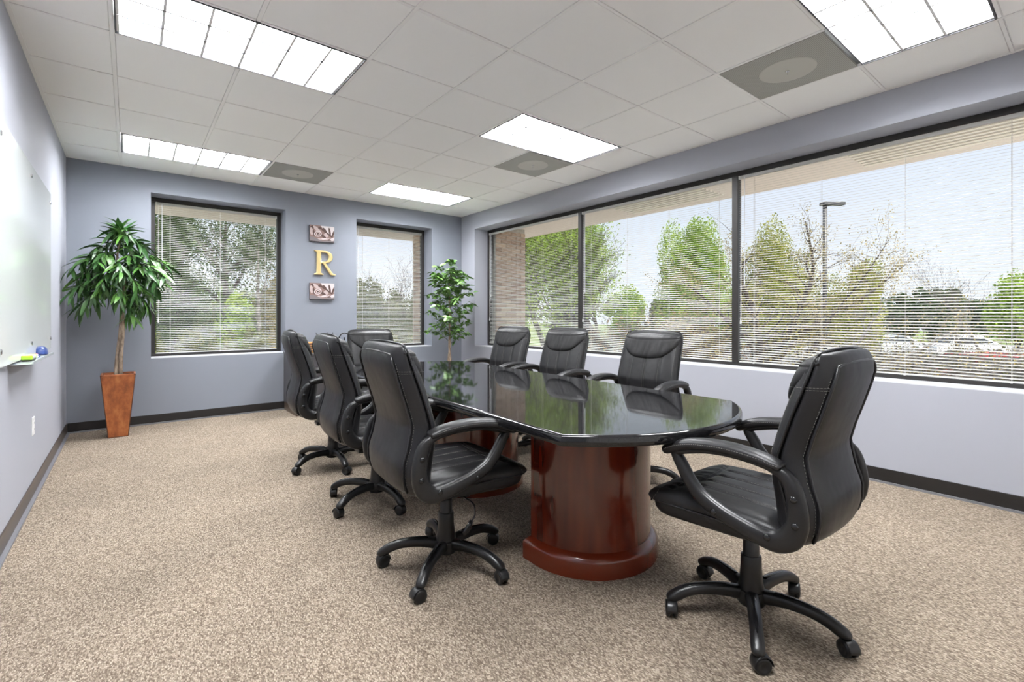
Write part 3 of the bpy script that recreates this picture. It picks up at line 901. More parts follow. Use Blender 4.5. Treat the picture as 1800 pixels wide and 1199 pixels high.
    cs.lathe([(.006, .045), (.006, .058)], 10)
    for k in range(1): pass
    arc = [(-.024 * math.cos(a) - .008, .0275 + .0285 * math.sin(a)) for a in [R(200) - R(220) * i / 12 for i in range(13)]]
    hood = MB(); 
    hp = [(.030 * math.cos(a) - .012, 0, .0275 + .030 * math.sin(a)) for a in [R(-25) + R(205) * i / 14 for i in range(15)]]
    cs.tube(hp, [(.021, .0028)] * 15, 8, up=None)
    cs.box(-.020, .006, -.004, .004, .012, .052, .002)
    Mh['caster'] = cs.mesh('caster', M_black, True)
    wh = MB(); wh.lathe([(.010, -.008), (.024, -.0085), (.0270, -.006), (.0275, 0), (.0270, .006), (.024, .0085), (.016, .0085), (.014, .0065), (.004, .0065)], 22, axis='y')
    Mh['wheel'] = wh.mesh('wheel', M_black, auto=50)
    return Mh
CH = chair_meshes()
for nm in ('backrest_shell', 'back_cushion', 'headrest_pillow', 'piping', 'stitching'):
    for v in CH[nm].vertices:
        if v.co.z > .70: v.co.z = .70 + (v.co.z - .70) * .905

def chair(x, y, face, base_rot, label, cast_seed, seat_dz=0.0):
    """face: heading angle of the seat (0 = +y), base_rot: angle of first star leg from +x (world)"""
    t = thing('office_chair', label, 'chair', (x, y, 0), face, 'black leather executive chairs around the conference table')
    rnd = random.Random(cast_seed)
    z = (0, 0, seat_dz)
    back = link('backrest', CH['backrest_shell'], t, z)
    link('back_cushion', CH['back_cushion'], back)
    link('headrest_pillow', CH['headrest_pillow'], back)
    link('piping', CH['piping'], back)
    seat = link('seat', CH['seat_cushion'], t, z)
    link('seat_pan', CH['seat_pan'], seat)
    link('piping', CH['seat_piping'], seat)
    s_ = link('stitching', CH['stitching'], t, z); s_['label'] = 'light dashed stitching'; s_['kind'] = 'stuff'
    for nm, sx in (('armR', 1), ('armL', -1)):
        a = link('armrest', CH[nm], t, z)
        link('arm_pad', CH[nm + 'pad'], a)
        link('stitching', CH[nm + 'st'], a)['kind'] = 'stuff'
        for (by, bz) in [(-.01, .488), (-.185, .464), (-.266, .525), (-.262, .605)]:
            b_ = link('bolt_cap', CH['bolt'], a, (sx * .2985, by, bz))
            if sx < 0: b_.rotation_euler = (0, 0, PI)
    link('tilt_mechanism', CH['mechanism'], t, z)
    link('tension_knob', CH['knob'], t, z)
    r_ = link('gas_rod', CH['rod'], t, z); r_['label'] = 'chrome gas rod'
    lv = link('height_lever', CH['lever'], t, z)
    link('lever_paddle', CH['paddle'], lv)
    br = base_rot - face
    base = link('star_base', CH['hub'], t, (0, 0, 0), (0, 0, br))
    link('gas_column', CH['column'], t); link('column_cover', CH['cover'], t)
    for k in range(5):
        a = br + 2 * PI * k / 5
        l_ = link('base_leg', CH['leg'], t, (0, 0, 0), (0, 0, a))
        link('glossy_inset', CH['inset'], l_)
        c = link('caster', CH['caster'], t, (.298 * math.cos(a), .298 * math.sin(a), 0), (0, 0, rnd.uniform(0, 2 * PI)))
        for sy in (-1, 1): link('wheel', CH['wheel'], c, (-.009, sy * .0125, .0275))
    return t
FX = -PI / 2      # facing +x
chair(1.653, -4.438, FX - R(3), R(3), 'front chair of the left row, its back turned, largest of the four on that side', 1)
chair(1.711, -3.507, FX - R(4), R(58.9), 'middle chair of the left row, its back turned, between two like chairs', 2)
chair(1.738, -2.598, FX - R(6), R(52.5), 'farthest chair of the left row, its back turned, near the left blind', 3)
chair(2.363, -5.510, R(0), R(64.5), 'chair at the near end of the table, its whole five star base in view', 4)
chair(3.215, -4.310, PI / 2 + R(4), R(20), 'nearest of the three chairs by the long window, facing across the table', 5)
chair(3.215, -3.430, PI / 2 + R(4), R(229), 'middle of the three chairs by the long window, facing across the table', 6)
chair(3.235, -2.650, PI / 2 + R(4), R(40), 'farthest of the three chairs by the long window, before the brick seen outside', 7)
chair(2.400, -1.960, PI - R(4), R(15), 'chair at the far end of the table, only its headrest showing behind the left row', 8, -.03)

# ------------------------------------------------------------------ whiteboard and tray things
wb = thing('whiteboard', 'frosted white glass board on standoffs on the left wall', 'whiteboard', (0, -2.37, 1.495))
MB().box(.022, .028, -.92, .92, -.575, .575, .0015).build('glass_panel', M_board, wb)
for y in (-.86, 0, .86):
    for z in (-.50, .50):
        MB().lathe([(.011, .001), (.011, .022)], 14, (0, y, z), axis='x').lathe([(.013, .028), (.013, .033), (.010, .035)], 16, (0, y, z), axis='x').build('standoff', M_chrome, wb)
tr = thing('marker_tray', 'clear acrylic shelf under the glass board holding markers and erasers', 'tray', (0, -2.45, .905))
MB().box(.002, .095, -.42, .42, 0, .004, .001).box(.092, .096, -.42, .42, 0, .016, .001).box(.0, .004, -.42, .42, 0, .045, .001).build('shelf', M_acryl, tr)
M_blue = mat('blue_plastic', (0.03, 0.06, 0.22), 0.3); M_red = mat('red_plastic', (0.5, 0.03, 0.05), 0.4); M_green = mat('lime_plastic', (0.35, 0.6, 0.03), 0.4)
be = thing('magnetic_eraser', 'rounded dark blue eraser at the corner end of the marker tray', 'eraser', (.045, -2.12, .909))
mb = MB(); mb.rings([[(.034 * s_ * math.cos(a), .062 * s_ * math.sin(a), z) for a in [2 * PI * k / 28 for k in range(28)]] for s_, z in ((.96, .006), (1, .012), (.97, .026), (.85, .040), (.6, .051), (.25, .056))]); mb.build('grip', M_blue, be, auto=60)
mb = MB(); mb.rings([[(.033 * math.cos(a), .061 * math.sin(a), z) for a in [2 * PI * k / 28 for k in range(28)]] for z in (0, .006)]); mb.build('felt', M_dark, be)
ge = thing('board_eraser', 'white board eraser with lime green ends on the marker tray', 'eraser', (.05, -2.62, .909))
MB().box(-.022, .022, -.06, .06, .012, .032, .004).build('white_body', M_white, ge)
MB().box(-.023, .023, -.075, -.058, .010, .033, .004).box(-.023, .023, .058, .075, .010, .033, .004).build('green_end', M_green, ge)
MB().box(-.02, .02, -.07, .07, 0, .012, .001).build('felt', M_dark, ge)
for k, (yy, m_, lb) in enumerate(((-2.29, M_red, 'white marker with a red cap lying next to the dark blue eraser'), (-2.44, MATS['blue_plastic'], 'white marker with a blue cap between the two erasers on the tray'))):
    mk = thing('dry_erase_marker', lb, 'marker', (.045 + .012 * k, yy, .918), R(8 - 14 * k))
    MB().lathe([(.0085, -.055), (.0085, .02)], 12, axis='y').build('barrel', M_white, mk, auto=40)
    MB().lathe([(.009, .02), (.0095, .022), (.009, .055), (.004, .06)], 12, axis='y').build('cap', m_, mk, auto=40)

ot = thing('wall_outlet', 'white wall outlet low on the left wall under the board', 'outlet', (0, -2.06, .45))
MB().box(.0, .006, -.036, .036, -.058, .058, .002).build('cover_plate', M_outlet, ot)
for z in (-.02, .02):
    MB().box(.005, .0085, -.017, .017, z - .014, z + .014, .002).build('socket', M_outlet, ot)
    MB().box(.008, .0088, -.008, -.005, z - .006, z + .006).box(.008, .0088, .005, .008, z - .006, z + .006).build('slot', M_dark, ot)

# ------------------------------------------------------------------ wall decor
def canvas(z0, z1, label):
    c = thing('canvas_print', label, 'picture', (2.447, 0, (z0 + z1) / 2))
    w_, h_ = .155, (z1 - z0) / 2
    MB().box(-w_, w_, -.032, -.002, -h_, h_, .002).build('stretched_canvas', mat('canvas_side', (0.10, 0.085, 0.085), .8), c)
    P1 = mat('print_pale', (0.44, 0.35, 0.335), .7); P2 = mat('print_brown', (0.07, 0.037, 0.03), .7); P3 = mat('print_mid', (0.20, 0.125, 0.11), .7); P4 = mat('print_light', (0.56, 0.50, 0.50), .7); P5 = mat('print_grey', (0.16, 0.14, 0.145), .7)
    vs = []; fs = []; mi = []
    lay = [0]
    def poly(pts, k):
        lay[0] += 1; y = -.0322 - lay[0] * .00006; n = len(vs)
        for x, z in pts: vs.append((max(-w_ + .001, min(w_ - .001, x)), y, max(-h_ + .001, min(h_ - .001, z))))
        fs.append(tuple(range(n, n + len(pts)))); mi.append(k)
    def ell(cx, cz, a, b_, rot, k, n=20, a0=0, a1=2 * PI):
        poly([(cx + a * math.cos(t_) * math.cos(rot) - b_ * math.sin(t_) * math.sin(rot), cz + a * math.cos(t_) * math.sin(rot) + b_ * math.sin(t_) * math.cos(rot)) for t_ in [2 * PI * i / n for i in range(n)]], k)
    poly([(-w_, -h_), (w_, -h_), (w_, h_), (-w_, h_)], 2)
    poly([(-.02, h_), (w_, h_), (w_, -.02), (.05, .01)], 3)
    poly([(-w_, -h_), (w_, -h_), (w_, -h_ + .03), (.0, -h_ + .012), (-.10, -h_ + .05), (-w_, -h_ + .055)], 4)
    ell(-.12, .075, .030, .018, .2, 1); ell(-.135, .02, .02, .05, .1, 0)
    ell(-.06, .045, .07, .022, -.75, 0); ell(-.03, .07, .022, .017, .3, 1); ell(-.105, .0, .013, .045, .2, 1)
    ell(.01, -.03, .10, .016, -.55, 1); ell(.05, .02, .10, .012, -.62, 1); ell(.03, .055, .035, .012, -.8, 1)
    ell(.095, .035, .013, .055, .18, 1); ell(.14, .01, .013, .05, -.35, 1)
    ell(-.055, -.008, .048, .036, .2, 3); ell(-.055, -.008, .038, .027, .2, 2); ell(-.055, -.006, .024, .017, .5, 3); ell(-.055, -.006, .015, .010, .5, 1)
    poly([(.015, -.01), (.045, .018), (.085, -.02), (.055, -.05)], 0)
    ell(.02, -.065, .045, .012, .15, 3); ell(-.03, -.07, .03, .01, -.2, 0)
    ell(.07, -.06, .03, .009, .5, 0); poly([(.10, -.06), (w_, -.03), (w_, -.075), (.12, -.085)], 3)
    me = mesh_from('printed_photo', vs, fs, [P1, P2, P3, P4, P5])
    me.polygons.foreach_set('material_index', mi)
    link('printed_photo', me, c)
canvas(2.118, 2.325, 'small sepia canvas print above the gold letter R')
canvas(1.372, 1.582, 'small sepia canvas print below the gold letter R')

cu = bpy.data.curves.new('letter', 'CURVE'); cu.dimensions = '2D'; cu.fill_mode = 'BOTH'; cu.extrude = .009; cu.bevel_depth = .006; cu.bevel_resolution = 1; cu.offset = -.0052
def arcp(cx, cy, rx, ry, a0, a1, n): return [(cx + rx * math.cos(R(a0 + (a1 - a0) * i / n)), cy + ry * math.sin(R(a0 + (a1 - a0) * i / n))) for i in range(n + 1)]
outer = [(0, 0), (0, .035), (.075, .06), (.105, .10), (.105, .90), (.075, .94), (0, .965), (0, 1)] + arcp(.50, .745, .34, .255, 90, -88, 16)[0:] + \
        [(.80, .13), (.86, .07), (.98, .035), (.98, 0), (.74, 0), (.38, .47), (.30, .47), (.30, .10), (.33, .06), (.41, .035), (.41, 0)]
inner = [(.30, .93), (.46, .93)] + arcp(.46, .745, .205, .19, 80, -80, 12) + [(.46, .55), (.30, .55)]
for pts in (outer, inner):
    sp = cu.splines.new('POLY'); sp.points.add(len(pts) - 1); sp.use_cyclic_u = True
    for p, q in zip(sp.points, pts): p.co = (q[0] * .275, q[1] * .315, 0, 1)
tmp = bpy.data.objects.new('tmp', cu); COL.objects.link(tmp)
bpy.context.view_layer.update()
me = bpy.data.meshes.new_from_object(tmp.evaluated_get(bpy.context.evaluated_depsgraph_get()))
bpy.data.objects.remove(tmp); me.materials.clear(); me.materials.append(M_gold)
me.transform(Matrix.Rotation(PI / 2, 4, 'X'))
tag(link('wall_letter', me, None, (2.352, -.0155, 1.690)), 'gold serif letter R mounted between two small canvas prints', 'wall letter')

# ------------------------------------------------------------------ credenza and what stands on it
cr = thing('credenza', 'dark low cabinet against the back wall between the windows, mostly hidden by chairs', 'cabinet', (2.42, -.31, 0))
MB().box(-.435, .435, -.26, .29, .10, .69, .003).build('carcass', M_credenza, cr)
MB().box(-.44, .44, -.275, .295, .69, .715, .003).build('top_board', M_credenza, cr)
MB().box(-.43, .43, -.255, .285, 0, .10, .002).build('plinth', M_credbase, cr)
for sx in (-1, 1):
    d_ = MB().box(*sorted((sx * .003, sx * .428)), -.28, -.261, .11, .68, .003).build('door', M_credenza, cr)
    MB().tube([(sx * .05, -.30, .34), (sx * .05, -.30, .46)], .005, 8).build('handle', M_chrome, d_)
lt = thing('letter_tray', 'orange brown slatted wooden tray stacked on the dark cabinet', 'tray', (2.28, -.31, .715))
for k in range(5):
    s_ = MB().box(-.13, .13, -.12, .12, .003 + k * .027, .013 + k * .027, .003).build('wooden_shelf', M_bamboo, lt)
for sx in (-1, 1):
    for sy in (-1, 1):
        MB().box(*sorted((sx * .115, sx * .128)), *sorted((sy * .105, sy * .118)), 0, .122, .002).build('corner_post', M_bamboo, lt)
ro = thing('wireless_router', 'black box with three thin upright antennas on the wooden tray', 'router', (2.40, -.31, .8365))
MB().box(-.085, .085, -.05, .05, 0, .025, .004).build('router_body', M_black, ro)
for dx, tilt in ((-.085, -.02), (.035, 0), (.10, 0)):
    MB().tube([(dx * .8, .03, .02), (dx, .03, .05), (dx + tilt, .03, .115)], [.005, .005, .0035], 8).build('antenna', M_black, ro)
hs = thing('headset', 'black curved headset standing on the dark cabinet beside the antennas', 'headset', (2.64, -.30, .715))
MB().lathe([(.05, 0), (.05, .01), (.012, .014), (.008, .02), (.008, .17), (.0, .17)], 20, cap=False).build('stand', M_black, hs, auto=40)
MB().tube([(.065 * math.cos(a), 0, .155 + .068 * math.sin(a)) for a in [R(-20) + R(220) * i / 20 for i in range(21)]], [(.018, .007)] * 21, 8).build('headband', M_black, hs, True)
for sx in (-1, 1): MB().lathe([(.02, -.012), (.028, -.008), (.028, .008), (.02, .012)], 18, (sx * .063, 0, .13), axis='x').build('ear_cup', M_black, hs, auto=50)

# ------------------------------------------------------------------ artificial plants
def leaf_mesh(name, L, Wd, m, droop, fold=.25, n=6):
    vs = []; fs = []
    for i in range(n + 1):
        t_ = i / n; w_ = Wd / 2 * (math.sin(PI * t_ ** .8) ** .8 if 0 < t_ < 1 else 0) + .0006
        y = L * t_; z = -droop * L * t_ * t_
        vs += [(-w_, y, z + fold * w_), (0, y, z), (w_, y, z + fold * w_)]
    for i in range(n):
        a = i * 3; fs += [(a, a + 1, a + 4, a + 3), (a + 1, a + 2, a + 5, a + 4)]
    return mesh_from(name, vs, fs, m, True)

def orient(direction, roll):
    d = Vector(direction).normalized()
    q = d.to_track_quat('Y', 'Z')
    return (q.to_matrix().to_4x4() @ Matrix.Rotation(roll, 4, 'Y')).to_euler()

def baked(name, items, m, parent):
    vs = []; fs = []
    for me, p, d, r_, s_ in items:
        M4 = Matrix.Translation(p) @ orient(d, r_).to_matrix().to_4x4() @ Matrix.Scale(s_, 4); n0 = len(vs)
        vs += [tuple(M4 @ v.co) for v in me.vertices]; fs += [tuple(i + n0 for i in f.vertices) for f in me.polygons]
    o = link(name, mesh_from(name, vs, fs, m, True), parent); o['kind'] = 'stuff'; return o

# tall tree plant in wooden planter
pl = thing('potted_tree', 'tall artificial tree with long drooping leaves in an orange wooden planter', 'potted plant', (.405, -.42, 0))
pw = thing
def frus(b0, b1, z0, z1, th, m, nm, par):
    pass
zb, zt_ = 0.0, .60; rb, rt = .073, .128
for k in range(4):
    a = k * PI / 2
    vs = [(-rb, -rb, 0), (rb, -rb, 0), (rt, -rt, zt_), (-rt, -rt, zt_), (-rb + .012, -rb + .012, 0), (rb - .012, -rb + .012, 0), (rt - .012, -rt + .012, zt_), (-rt + .012, -rt + .012, zt_)]
    fs = [(0, 1, 2, 3), (5, 4, 7, 6), (3, 2, 6, 7), (1, 0, 4, 5), (0, 3, 7, 4), (2, 1, 5, 6)]
    o = link('planter_panel', mesh_from('planter_panel', vs, fs, M_pot), pl, (0, 0, 0), (0, 0, a))
    MB().tube([(rb + .0005, -rb - .0005, 0), (rt + .0005, -rt - .0005, zt_)], .0035, 6).build('dark_corner_edge', M_potrim, o)
    MB().box(-rt - .003, rt + .003, -rt - .003, -rt + .012, zt_ - .012, zt_ + .004, .002).build('rim', M_pot, pl, rot=(0, 0, a))
    MB().box(-rb - .002, rb + .002, -rb - .002, -rb + .002, 0.0, .008).build('base_edge', M_potrim, pl, rot=(0, 0, a))
MB().box(-.112, .112, -.112, .112, .50, .53).build('soil', M_soil, pl)
st1 = spline([(-.02, 0, .52), (-.012, .012, .75), (.012, .0, 1.0), (.02, 0, 1.25), (.0, .02, 1.5), (-.01, 0, 1.72), (.02, .0, 1.9)], 40)
st2 = spline([(.012, .01, .52), (.02, -.008, .8), (.035, .012, 1.05), (.03, -.01, 1.3), (.05, 0, 1.5)], 36)
MB().tube(st1, [.017 - .010 * i / 39 for i in range(40)], 10).build('trunk', M_bark, pl, True)
MB().tube(st2, [.020 - .010 * i / 35 for i in range(36)], 10).build('trunk', M_bark, pl, True)
LA = [leaf_mesh('leaf', .18, .034, M_leafA, .28), leaf_mesh('leaf', .15, .031, M_leafA, .12), leaf_mesh('leaf', .20, .035, M_leafA, .45)]
rnd = random.Random(11)
tips = [(-.33, -.06, 1.60), (-.30, .10, 1.42), (-.24, -.12, 1.28), (.36, .06, 1.68), (.30, -.1, 1.52), (.24, .08, 1.36), (.06, -.1, 1.92), (-.06, .08, 1.82), (.12, .0, 1.78), (-.15, -.12, 1.66),
        (.02, -.20, 1.55), (.0, .16, 1.5), (-.12, -.18, 1.45), (.16, -.18, 1.42), (.0, -.16, 1.33), (.12, .12, 1.25), (.22, .14, 1.60), (-.18, .14, 1.62), (-.02, .0, 1.95), (.30, -.02, 1.44), (-.29, .0, 1.50), (.17, -.12, 1.64), (.10, -.05, 1.16), (-.34, -.1, 1.36), (-.27, .05, 1.24), (.22, -.06, 1.24), (.36, -.08, 1.56), (-.2, 0, 1.74), (.21, 0, 1.82)]
tw = MB(); leaves = []
for k, tp in enumerate(tips):
    o0 = Vector(st1[min(39, int(20 + 19 * (tp[2] - 1.1) / .9))]) if tp[2] > 1.1 else Vector(st2[28])
    tipv = Vector(tp); midp = o0.lerp(tipv, .55) + Vector((0, 0, .09))
    pts = [Vector(p) for p in spline([tuple(o0), tuple(midp), tuple(tipv)], 12)]
    tw.tube([tuple(p) for p in pts], [.0045 - .003 * i / 11 for i in range(12)], 5)
    nl = 27
    for j in range(nl):
        i = 3 + int(8.99 * j / nl) if j < nl - 3 else 11
        p = pts[i]; out = (pts[min(i + 1, 11)] - pts[max(0, i - 1)]).normalized()
        a = j * 2.4 + rnd.uniform(-.4, .4)
        side = Vector((math.cos(a), math.sin(a), 0))
        d = out * .55 + side * .75 + Vector((0, 0, rnd.uniform(-1.05, .25)))
        if tp[2] > 1.78: d.z += .75
        leaves.append((p, d, rnd.uniform(-.6, .6)))
tw.build('twigs', M_twig, pl, True)
rnd.shuffle(leaves)
baked('foliage', [(LA[rnd.randrange(3)], p, d, r_, rnd.uniform(.7, 1.0)) for p, d, r_ in leaves[300:]], M_leafA, pl)
for p, d, r_ in leaves[:300]:
    o = link('leaf', LA[rnd.randrange(3)], pl, p); o.rotation_euler = orient(d, r_); s_ = rnd.uniform(.8, 1.12); o.scale = (s_, s_, s_)

# small ficus in the far right corner
pf = thing('potted_ficus', 'slim artificial ficus with small pointed leaves in the room corner behind the table', 'potted plant', (4.05, -.55, 0))
MB().lathe([(.10, 0), (.105, .01), (.135, .24), (.142, .245), (.142, .27), (.128, .27), (.122, .235), (.0, .235)], 28, cap=False).build('pot', M_potrim, pf, auto=40)
MB().lathe([(.0, .236), (.121, .236)], 24, cap=False).build('soil', M_soil, pf)
f1 = spline([(-.012, 0, .236), (-.01, .012, .5), (.012, .008, .75), (-.008, -.008, 1.0), (.004, 0, 1.3), (.0, 0, 1.55), (.02, 0, 1.82)], 40)
f2 = spline([(.014, .0, .236), (.012, -.012, .5), (-.01, -.008, .75), (.012, .008, 1.0), (-.006, 0, 1.3), (.0, .01, 1.5)], 36)
MB().tube(f1, [.019 - .014 * i / 39 for i in range(40)], 8).build('trunk', M_bark, pf, True)
MB().tube(f2, [.018 - .012 * i / 35 for i in range(36)], 8).build('trunk', M_bark, pf, True)
LB = [leaf_mesh('leaf', .095, .044, M_leafB, .25, n=4), leaf_mesh('leaf', .082, .040, M_leafB, .1, n=4)]
tw = MB(); leaves = []
tips = []
for k in range(31):
    zz = .84 + .94 * (k / 30) ** .95; a = k * 2.4
    rr = .40 * (1 - .40 * max(0, (zz - 1.35) / .5)) * rnd.uniform(.65, 1.0)
    tips.append((rr * math.cos(a), rr * .8 * math.sin(a), zz + .06))
tips += [(-.31, -.05, 1.66), (-.27, 0, 1.74), (.04, 0, 1.93), (.26, -.02, 1.76), (.30, 0, 1.60)]
for tp in tips:
    o0 = Vector(f1[max(0, min(39, int(39 * (tp[2] - .35) / 1.6)))]); tipv = Vector(tp)
    pts = [Vector(p) for p in spline([tuple(o0), tuple(o0.lerp(tipv, .5) + Vector((0, 0, .05))), tuple(tipv)], 10)]
    tw.tube([tuple(p) for p in pts], [.003 - .002 * i / 9 for i in range(10)], 4)
    for j in range(32):
        p = pts[2 + int(7.99 * j / 32)] + Vector((rnd.uniform(-.02, .02), rnd.uniform(-.02, .02), rnd.uniform(-.02, .02)))
        a = j * 2.4 + rnd.uniform(-.5, .5)
        d = (tipv - o0).normalized() * .5 + Vector((math.cos(a), math.sin(a), rnd.uniform(-.9, .3)))
        leaves.append((p, d, rnd.uniform(-.8, .8)))
tw.build('twigs', M_twig, pf, True)
rnd.shuffle(leaves)
baked('foliage', [(LB[rnd.randrange(2)], p, d, r_, rnd.uniform(.7, 1.0)) for p, d, r_ in leaves[300:]], M_leafB, pf)
for p, d, r_ in leaves[:300]:
    o = link('leaf', LB[rnd.randrange(2)], pf, p); o.rotation_euler = orient(d, r_); s_ = rnd.uniform(.85, 1.25); o.scale = (s_, s_, s_)

# ------------------------------------------------------------------ outside: ground, trees, cars
GZ = -1.5
gr = MB(); gr.add([(-60, -60, GZ), (110, -60, GZ), (110, 110, GZ), (-60, 110, GZ)], [(0, 1, 2, 3)])
structure(gr.build('ground', M_grass))
pk = MB(); pk.box(13, 62, -34, 14, GZ, GZ + .02); structure(pk.build('pavement', M_asph))
M_bounce = mat('brown_bounce_bed', (0.44, 0.40, 0.35), .95); bump(M_bounce, 30, .5, .01, kind='voronoi')
structure(MB().box(W + T, 12.5, -20, 14, GZ, GZ + .03).box(-14, W + T, T, 9, GZ, GZ + .03).build('added_bounce_bed', M_bounce))  # added ground slab that bounces sunlight up to the soffit and ceiling
structure(MB().box(-.4, W + T, YN - .6, T, GZ, -.2).build('foundation', M_mortar))

def tubes_np(segs, n=5):
    """segs: list of (p0,p1,r0,r1) -> verts, faces"""
    S = len(segs)
    P0 = np.array([s[0] for s in segs]); P1 = np.array([s[1] for s in segs]); R0 = np.array([s[2] for s in segs]); R1 = np.array([s[3] for s in segs])
    d = P1 - P0; d /= np.linalg.norm(d, axis=1, keepdims=True) + 1e-9
    up = np.tile([0., 0., 1.], (S, 1)); up[np.abs(d[:, 2]) > .9] = [1., 0, 0]
    a = np.cross(d, up); a /= np.linalg.norm(a, axis=1, keepdims=True); b = np.cross(d, a)
    vs = np.zeros((S, 2, n, 3))
    for k in range(n):
        c, s_ = math.cos(2 * PI * k / n), math.sin(2 * PI * k / n)
        o = a * c + b * s_
        vs[:, 0, k] = P0 + o * R0[:, None]; vs[:, 1, k] = P1 + o * R1[:, None]
    base = (np.arange(S) * 2 * n)[:, None, None]
    k = np.arange(n); k2 = (k + 1) % n
    f = np.stack([k, k2, n + k2, n + k], -1)[None] + base
    return vs.reshape(-1, 3), f.reshape(-1, 4)

def np_mesh(name, V, F, m):
    me = bpy.data.meshes.new(name)
    me.vertices.add(len(V)); me.vertices.foreach_set('co', np.asarray(V, np.float32).ravel())
    k = F.shape[1]
    me.loops.add(F.size); me.loops.foreach_set('vertex_index', F.astype(np.int32).ravel())
    me.polygons.add(len(F)); me.polygons.foreach_set('loop_start', np.arange(0, F.size, k, dtype=np.int32))
    me.polygons.foreach_set('loop_total', np.full(len(F), k, np.int32))
    me.materials.append(m); me.update(calc_edges=True); me.validate()
    return me

def leaves_np(centers, size, rng):
    N = len(centers)
    u = rng.normal(size=(N, 3)); u /= np.linalg.norm(u, axis=1, keepdims=True)
    w_ = rng.normal(size=(N, 3)); v = np.cross(u, w_); v /= np.linalg.norm(v, axis=1, keepdims=True)
    s_ = size * rng.uniform(.6, 1.3, (N, 1))
    V = np.stack([centers - u * s_, centers + v * s_ * .55, centers + u * s_, centers - v * s_ * .55], 1).reshape(-1, 3)
    F = np.arange(N * 4).reshape(-1, 4)
    return V, F

def grow(rng, h, r0, levels=4, spread=.6, up=.35, trunk=.35, nchild=(3, 5), bend=.18, first=None):
    segs = []; tips = []
    def br(p, d, L, r, lev):
        n = 4 if lev < 2 else 3
        for i in range(n):
            d = d + rng.normal(size=3) * bend; d[2] += up * .12; d /= np.linalg.norm(d)
            q = p + d * (L / n); r1 = r * (.86 if lev else .93)
            segs.append((p, q, r, r1)); p, r = q, r1
            if lev >= levels - 1: tips.append(p)
            if lev < levels and (lev > 0 or i >= n - 2) and i > 0:
                for _ in range(rng.integers(*nchild)):
                    a = rng.uniform(0, 2 * PI)
                    e = d * (1 - spread) + spread * 1.2 * np.array([math.cos(a), math.sin(a), rng.uniform(-.1, .7)]); e /= np.linalg.norm(e)
                    br(p, e, L * rng.uniform(.5, .78), r * .58, lev + 1)
    br(np.zeros(3), np.array([0, 0, 1.]) if first is None else first, h * trunk, r0, 0)
    return segs, np.array(tips)

def leafy(name, pal, wide=.14):
    m = mat(name, pal[0], .6)
    nz, rp = noise_color(m, pal, 1.6, 5, lo=.32, hi=.68, rough=.75)
    n, l, b = nt(m)
    b.inputs['Specular IOR Level'].default_value = .2
    # leaves let some light through
    tl = n.new('ShaderNodeBsdfTranslucent'); mx = n.new('ShaderNodeMixShader'); mx.inputs[0].default_value = .35
    l.new(rp.outputs[0], tl.inputs[0]); l.new(b.outputs[0], mx.inputs[1]); l.new(tl.outputs[0], mx.inputs[2])
    o = [x for x in n if x.type == 'OUTPUT_MATERIAL'][0]; l.new(mx.outputs[0], o.inputs[0])
    return m
L_green = leafy('spring_green_leaves', [(0.09, 0.16, 0.02), (0.25, 0.37, 0.05), (0.42, 0.52, 0.10)])
L_dark = leafy('dark_green_leaves', [(0.021, 0.042, 0.014), (0.063, 0.105, 0.035), (0.126, 0.175, 0.063)])
L_olive = leafy('olive_leaves', [(0.042, 0.049, 0.021), (0.119, 0.133, 0.056), (0.210, 0.217, 0.091)])
L_yellow = leafy('yellow_green_leaves', [(0.16, 0.14, 0.05), (0.36, 0.30, 0.12), (0.55, 0.44, 0.22)])
L_lime = leafy('lime_yellow_leaves', [(0.12, 0.14, 0.025), (0.28, 0.31, 0.06), (0.46, 0.42, 0.11)])
L_rust = leafy('rusty_buds', [(0.210, 0.091, 0.049), (0.350, 0.210, 0.098), (0.434, 0.350, 0.168)])
L_hedge = leafy('hedge_leaves', [(0.035, 0.035, 0.014), (0.126, 0.133, 0.042), (0.294, 0.308, 0.098)])
M_tb = mat('tree_bark_brown', (0.045, 0.033, 0.027), .9); M_tg = mat('tree_bark_grey', (0.13, 0.115, 0.105), .9)

cache = {}
def tree(name, label, cat, loc, seed, h, r0, leafm, nleaf, lsize, scat, bark, group=None, rz=0, scale=1.0, **kw):
    key = (seed, h, leafm.name if leafm else '', nleaf)
    if key not in cache:
        rng = np.random.default_rng(seed)
        segs, tips = grow(rng, h, r0, **kw)
        top = max(s[1][2] for s in segs); f = h / top
        segs = [(a * f, b * f, c, max(d, .004)) for a, b, c, d in segs]; tips = tips * f
        V, F = tubes_np(segs)
        wood = np_mesh('branches', V, F, bark); lm = None
        if leafm:
            c = tips[rng.integers(0, len(tips), nleaf)] + rng.normal(size=(nleaf, 3)) * scat
            V, F = leaves_np(c, lsize, rng); lm = np_mesh('foliage', V, F, leafm)
        cache[key] = (wood, lm)
    wood, lm = cache[key]
    t = thing(name, label, cat, loc, rz, group); t.scale = (scale,) * 3
    link('trunk_and_branches', wood, t)
    if lm: o = link('foliage', lm, t); o['kind'] = 'stuff'
    return t

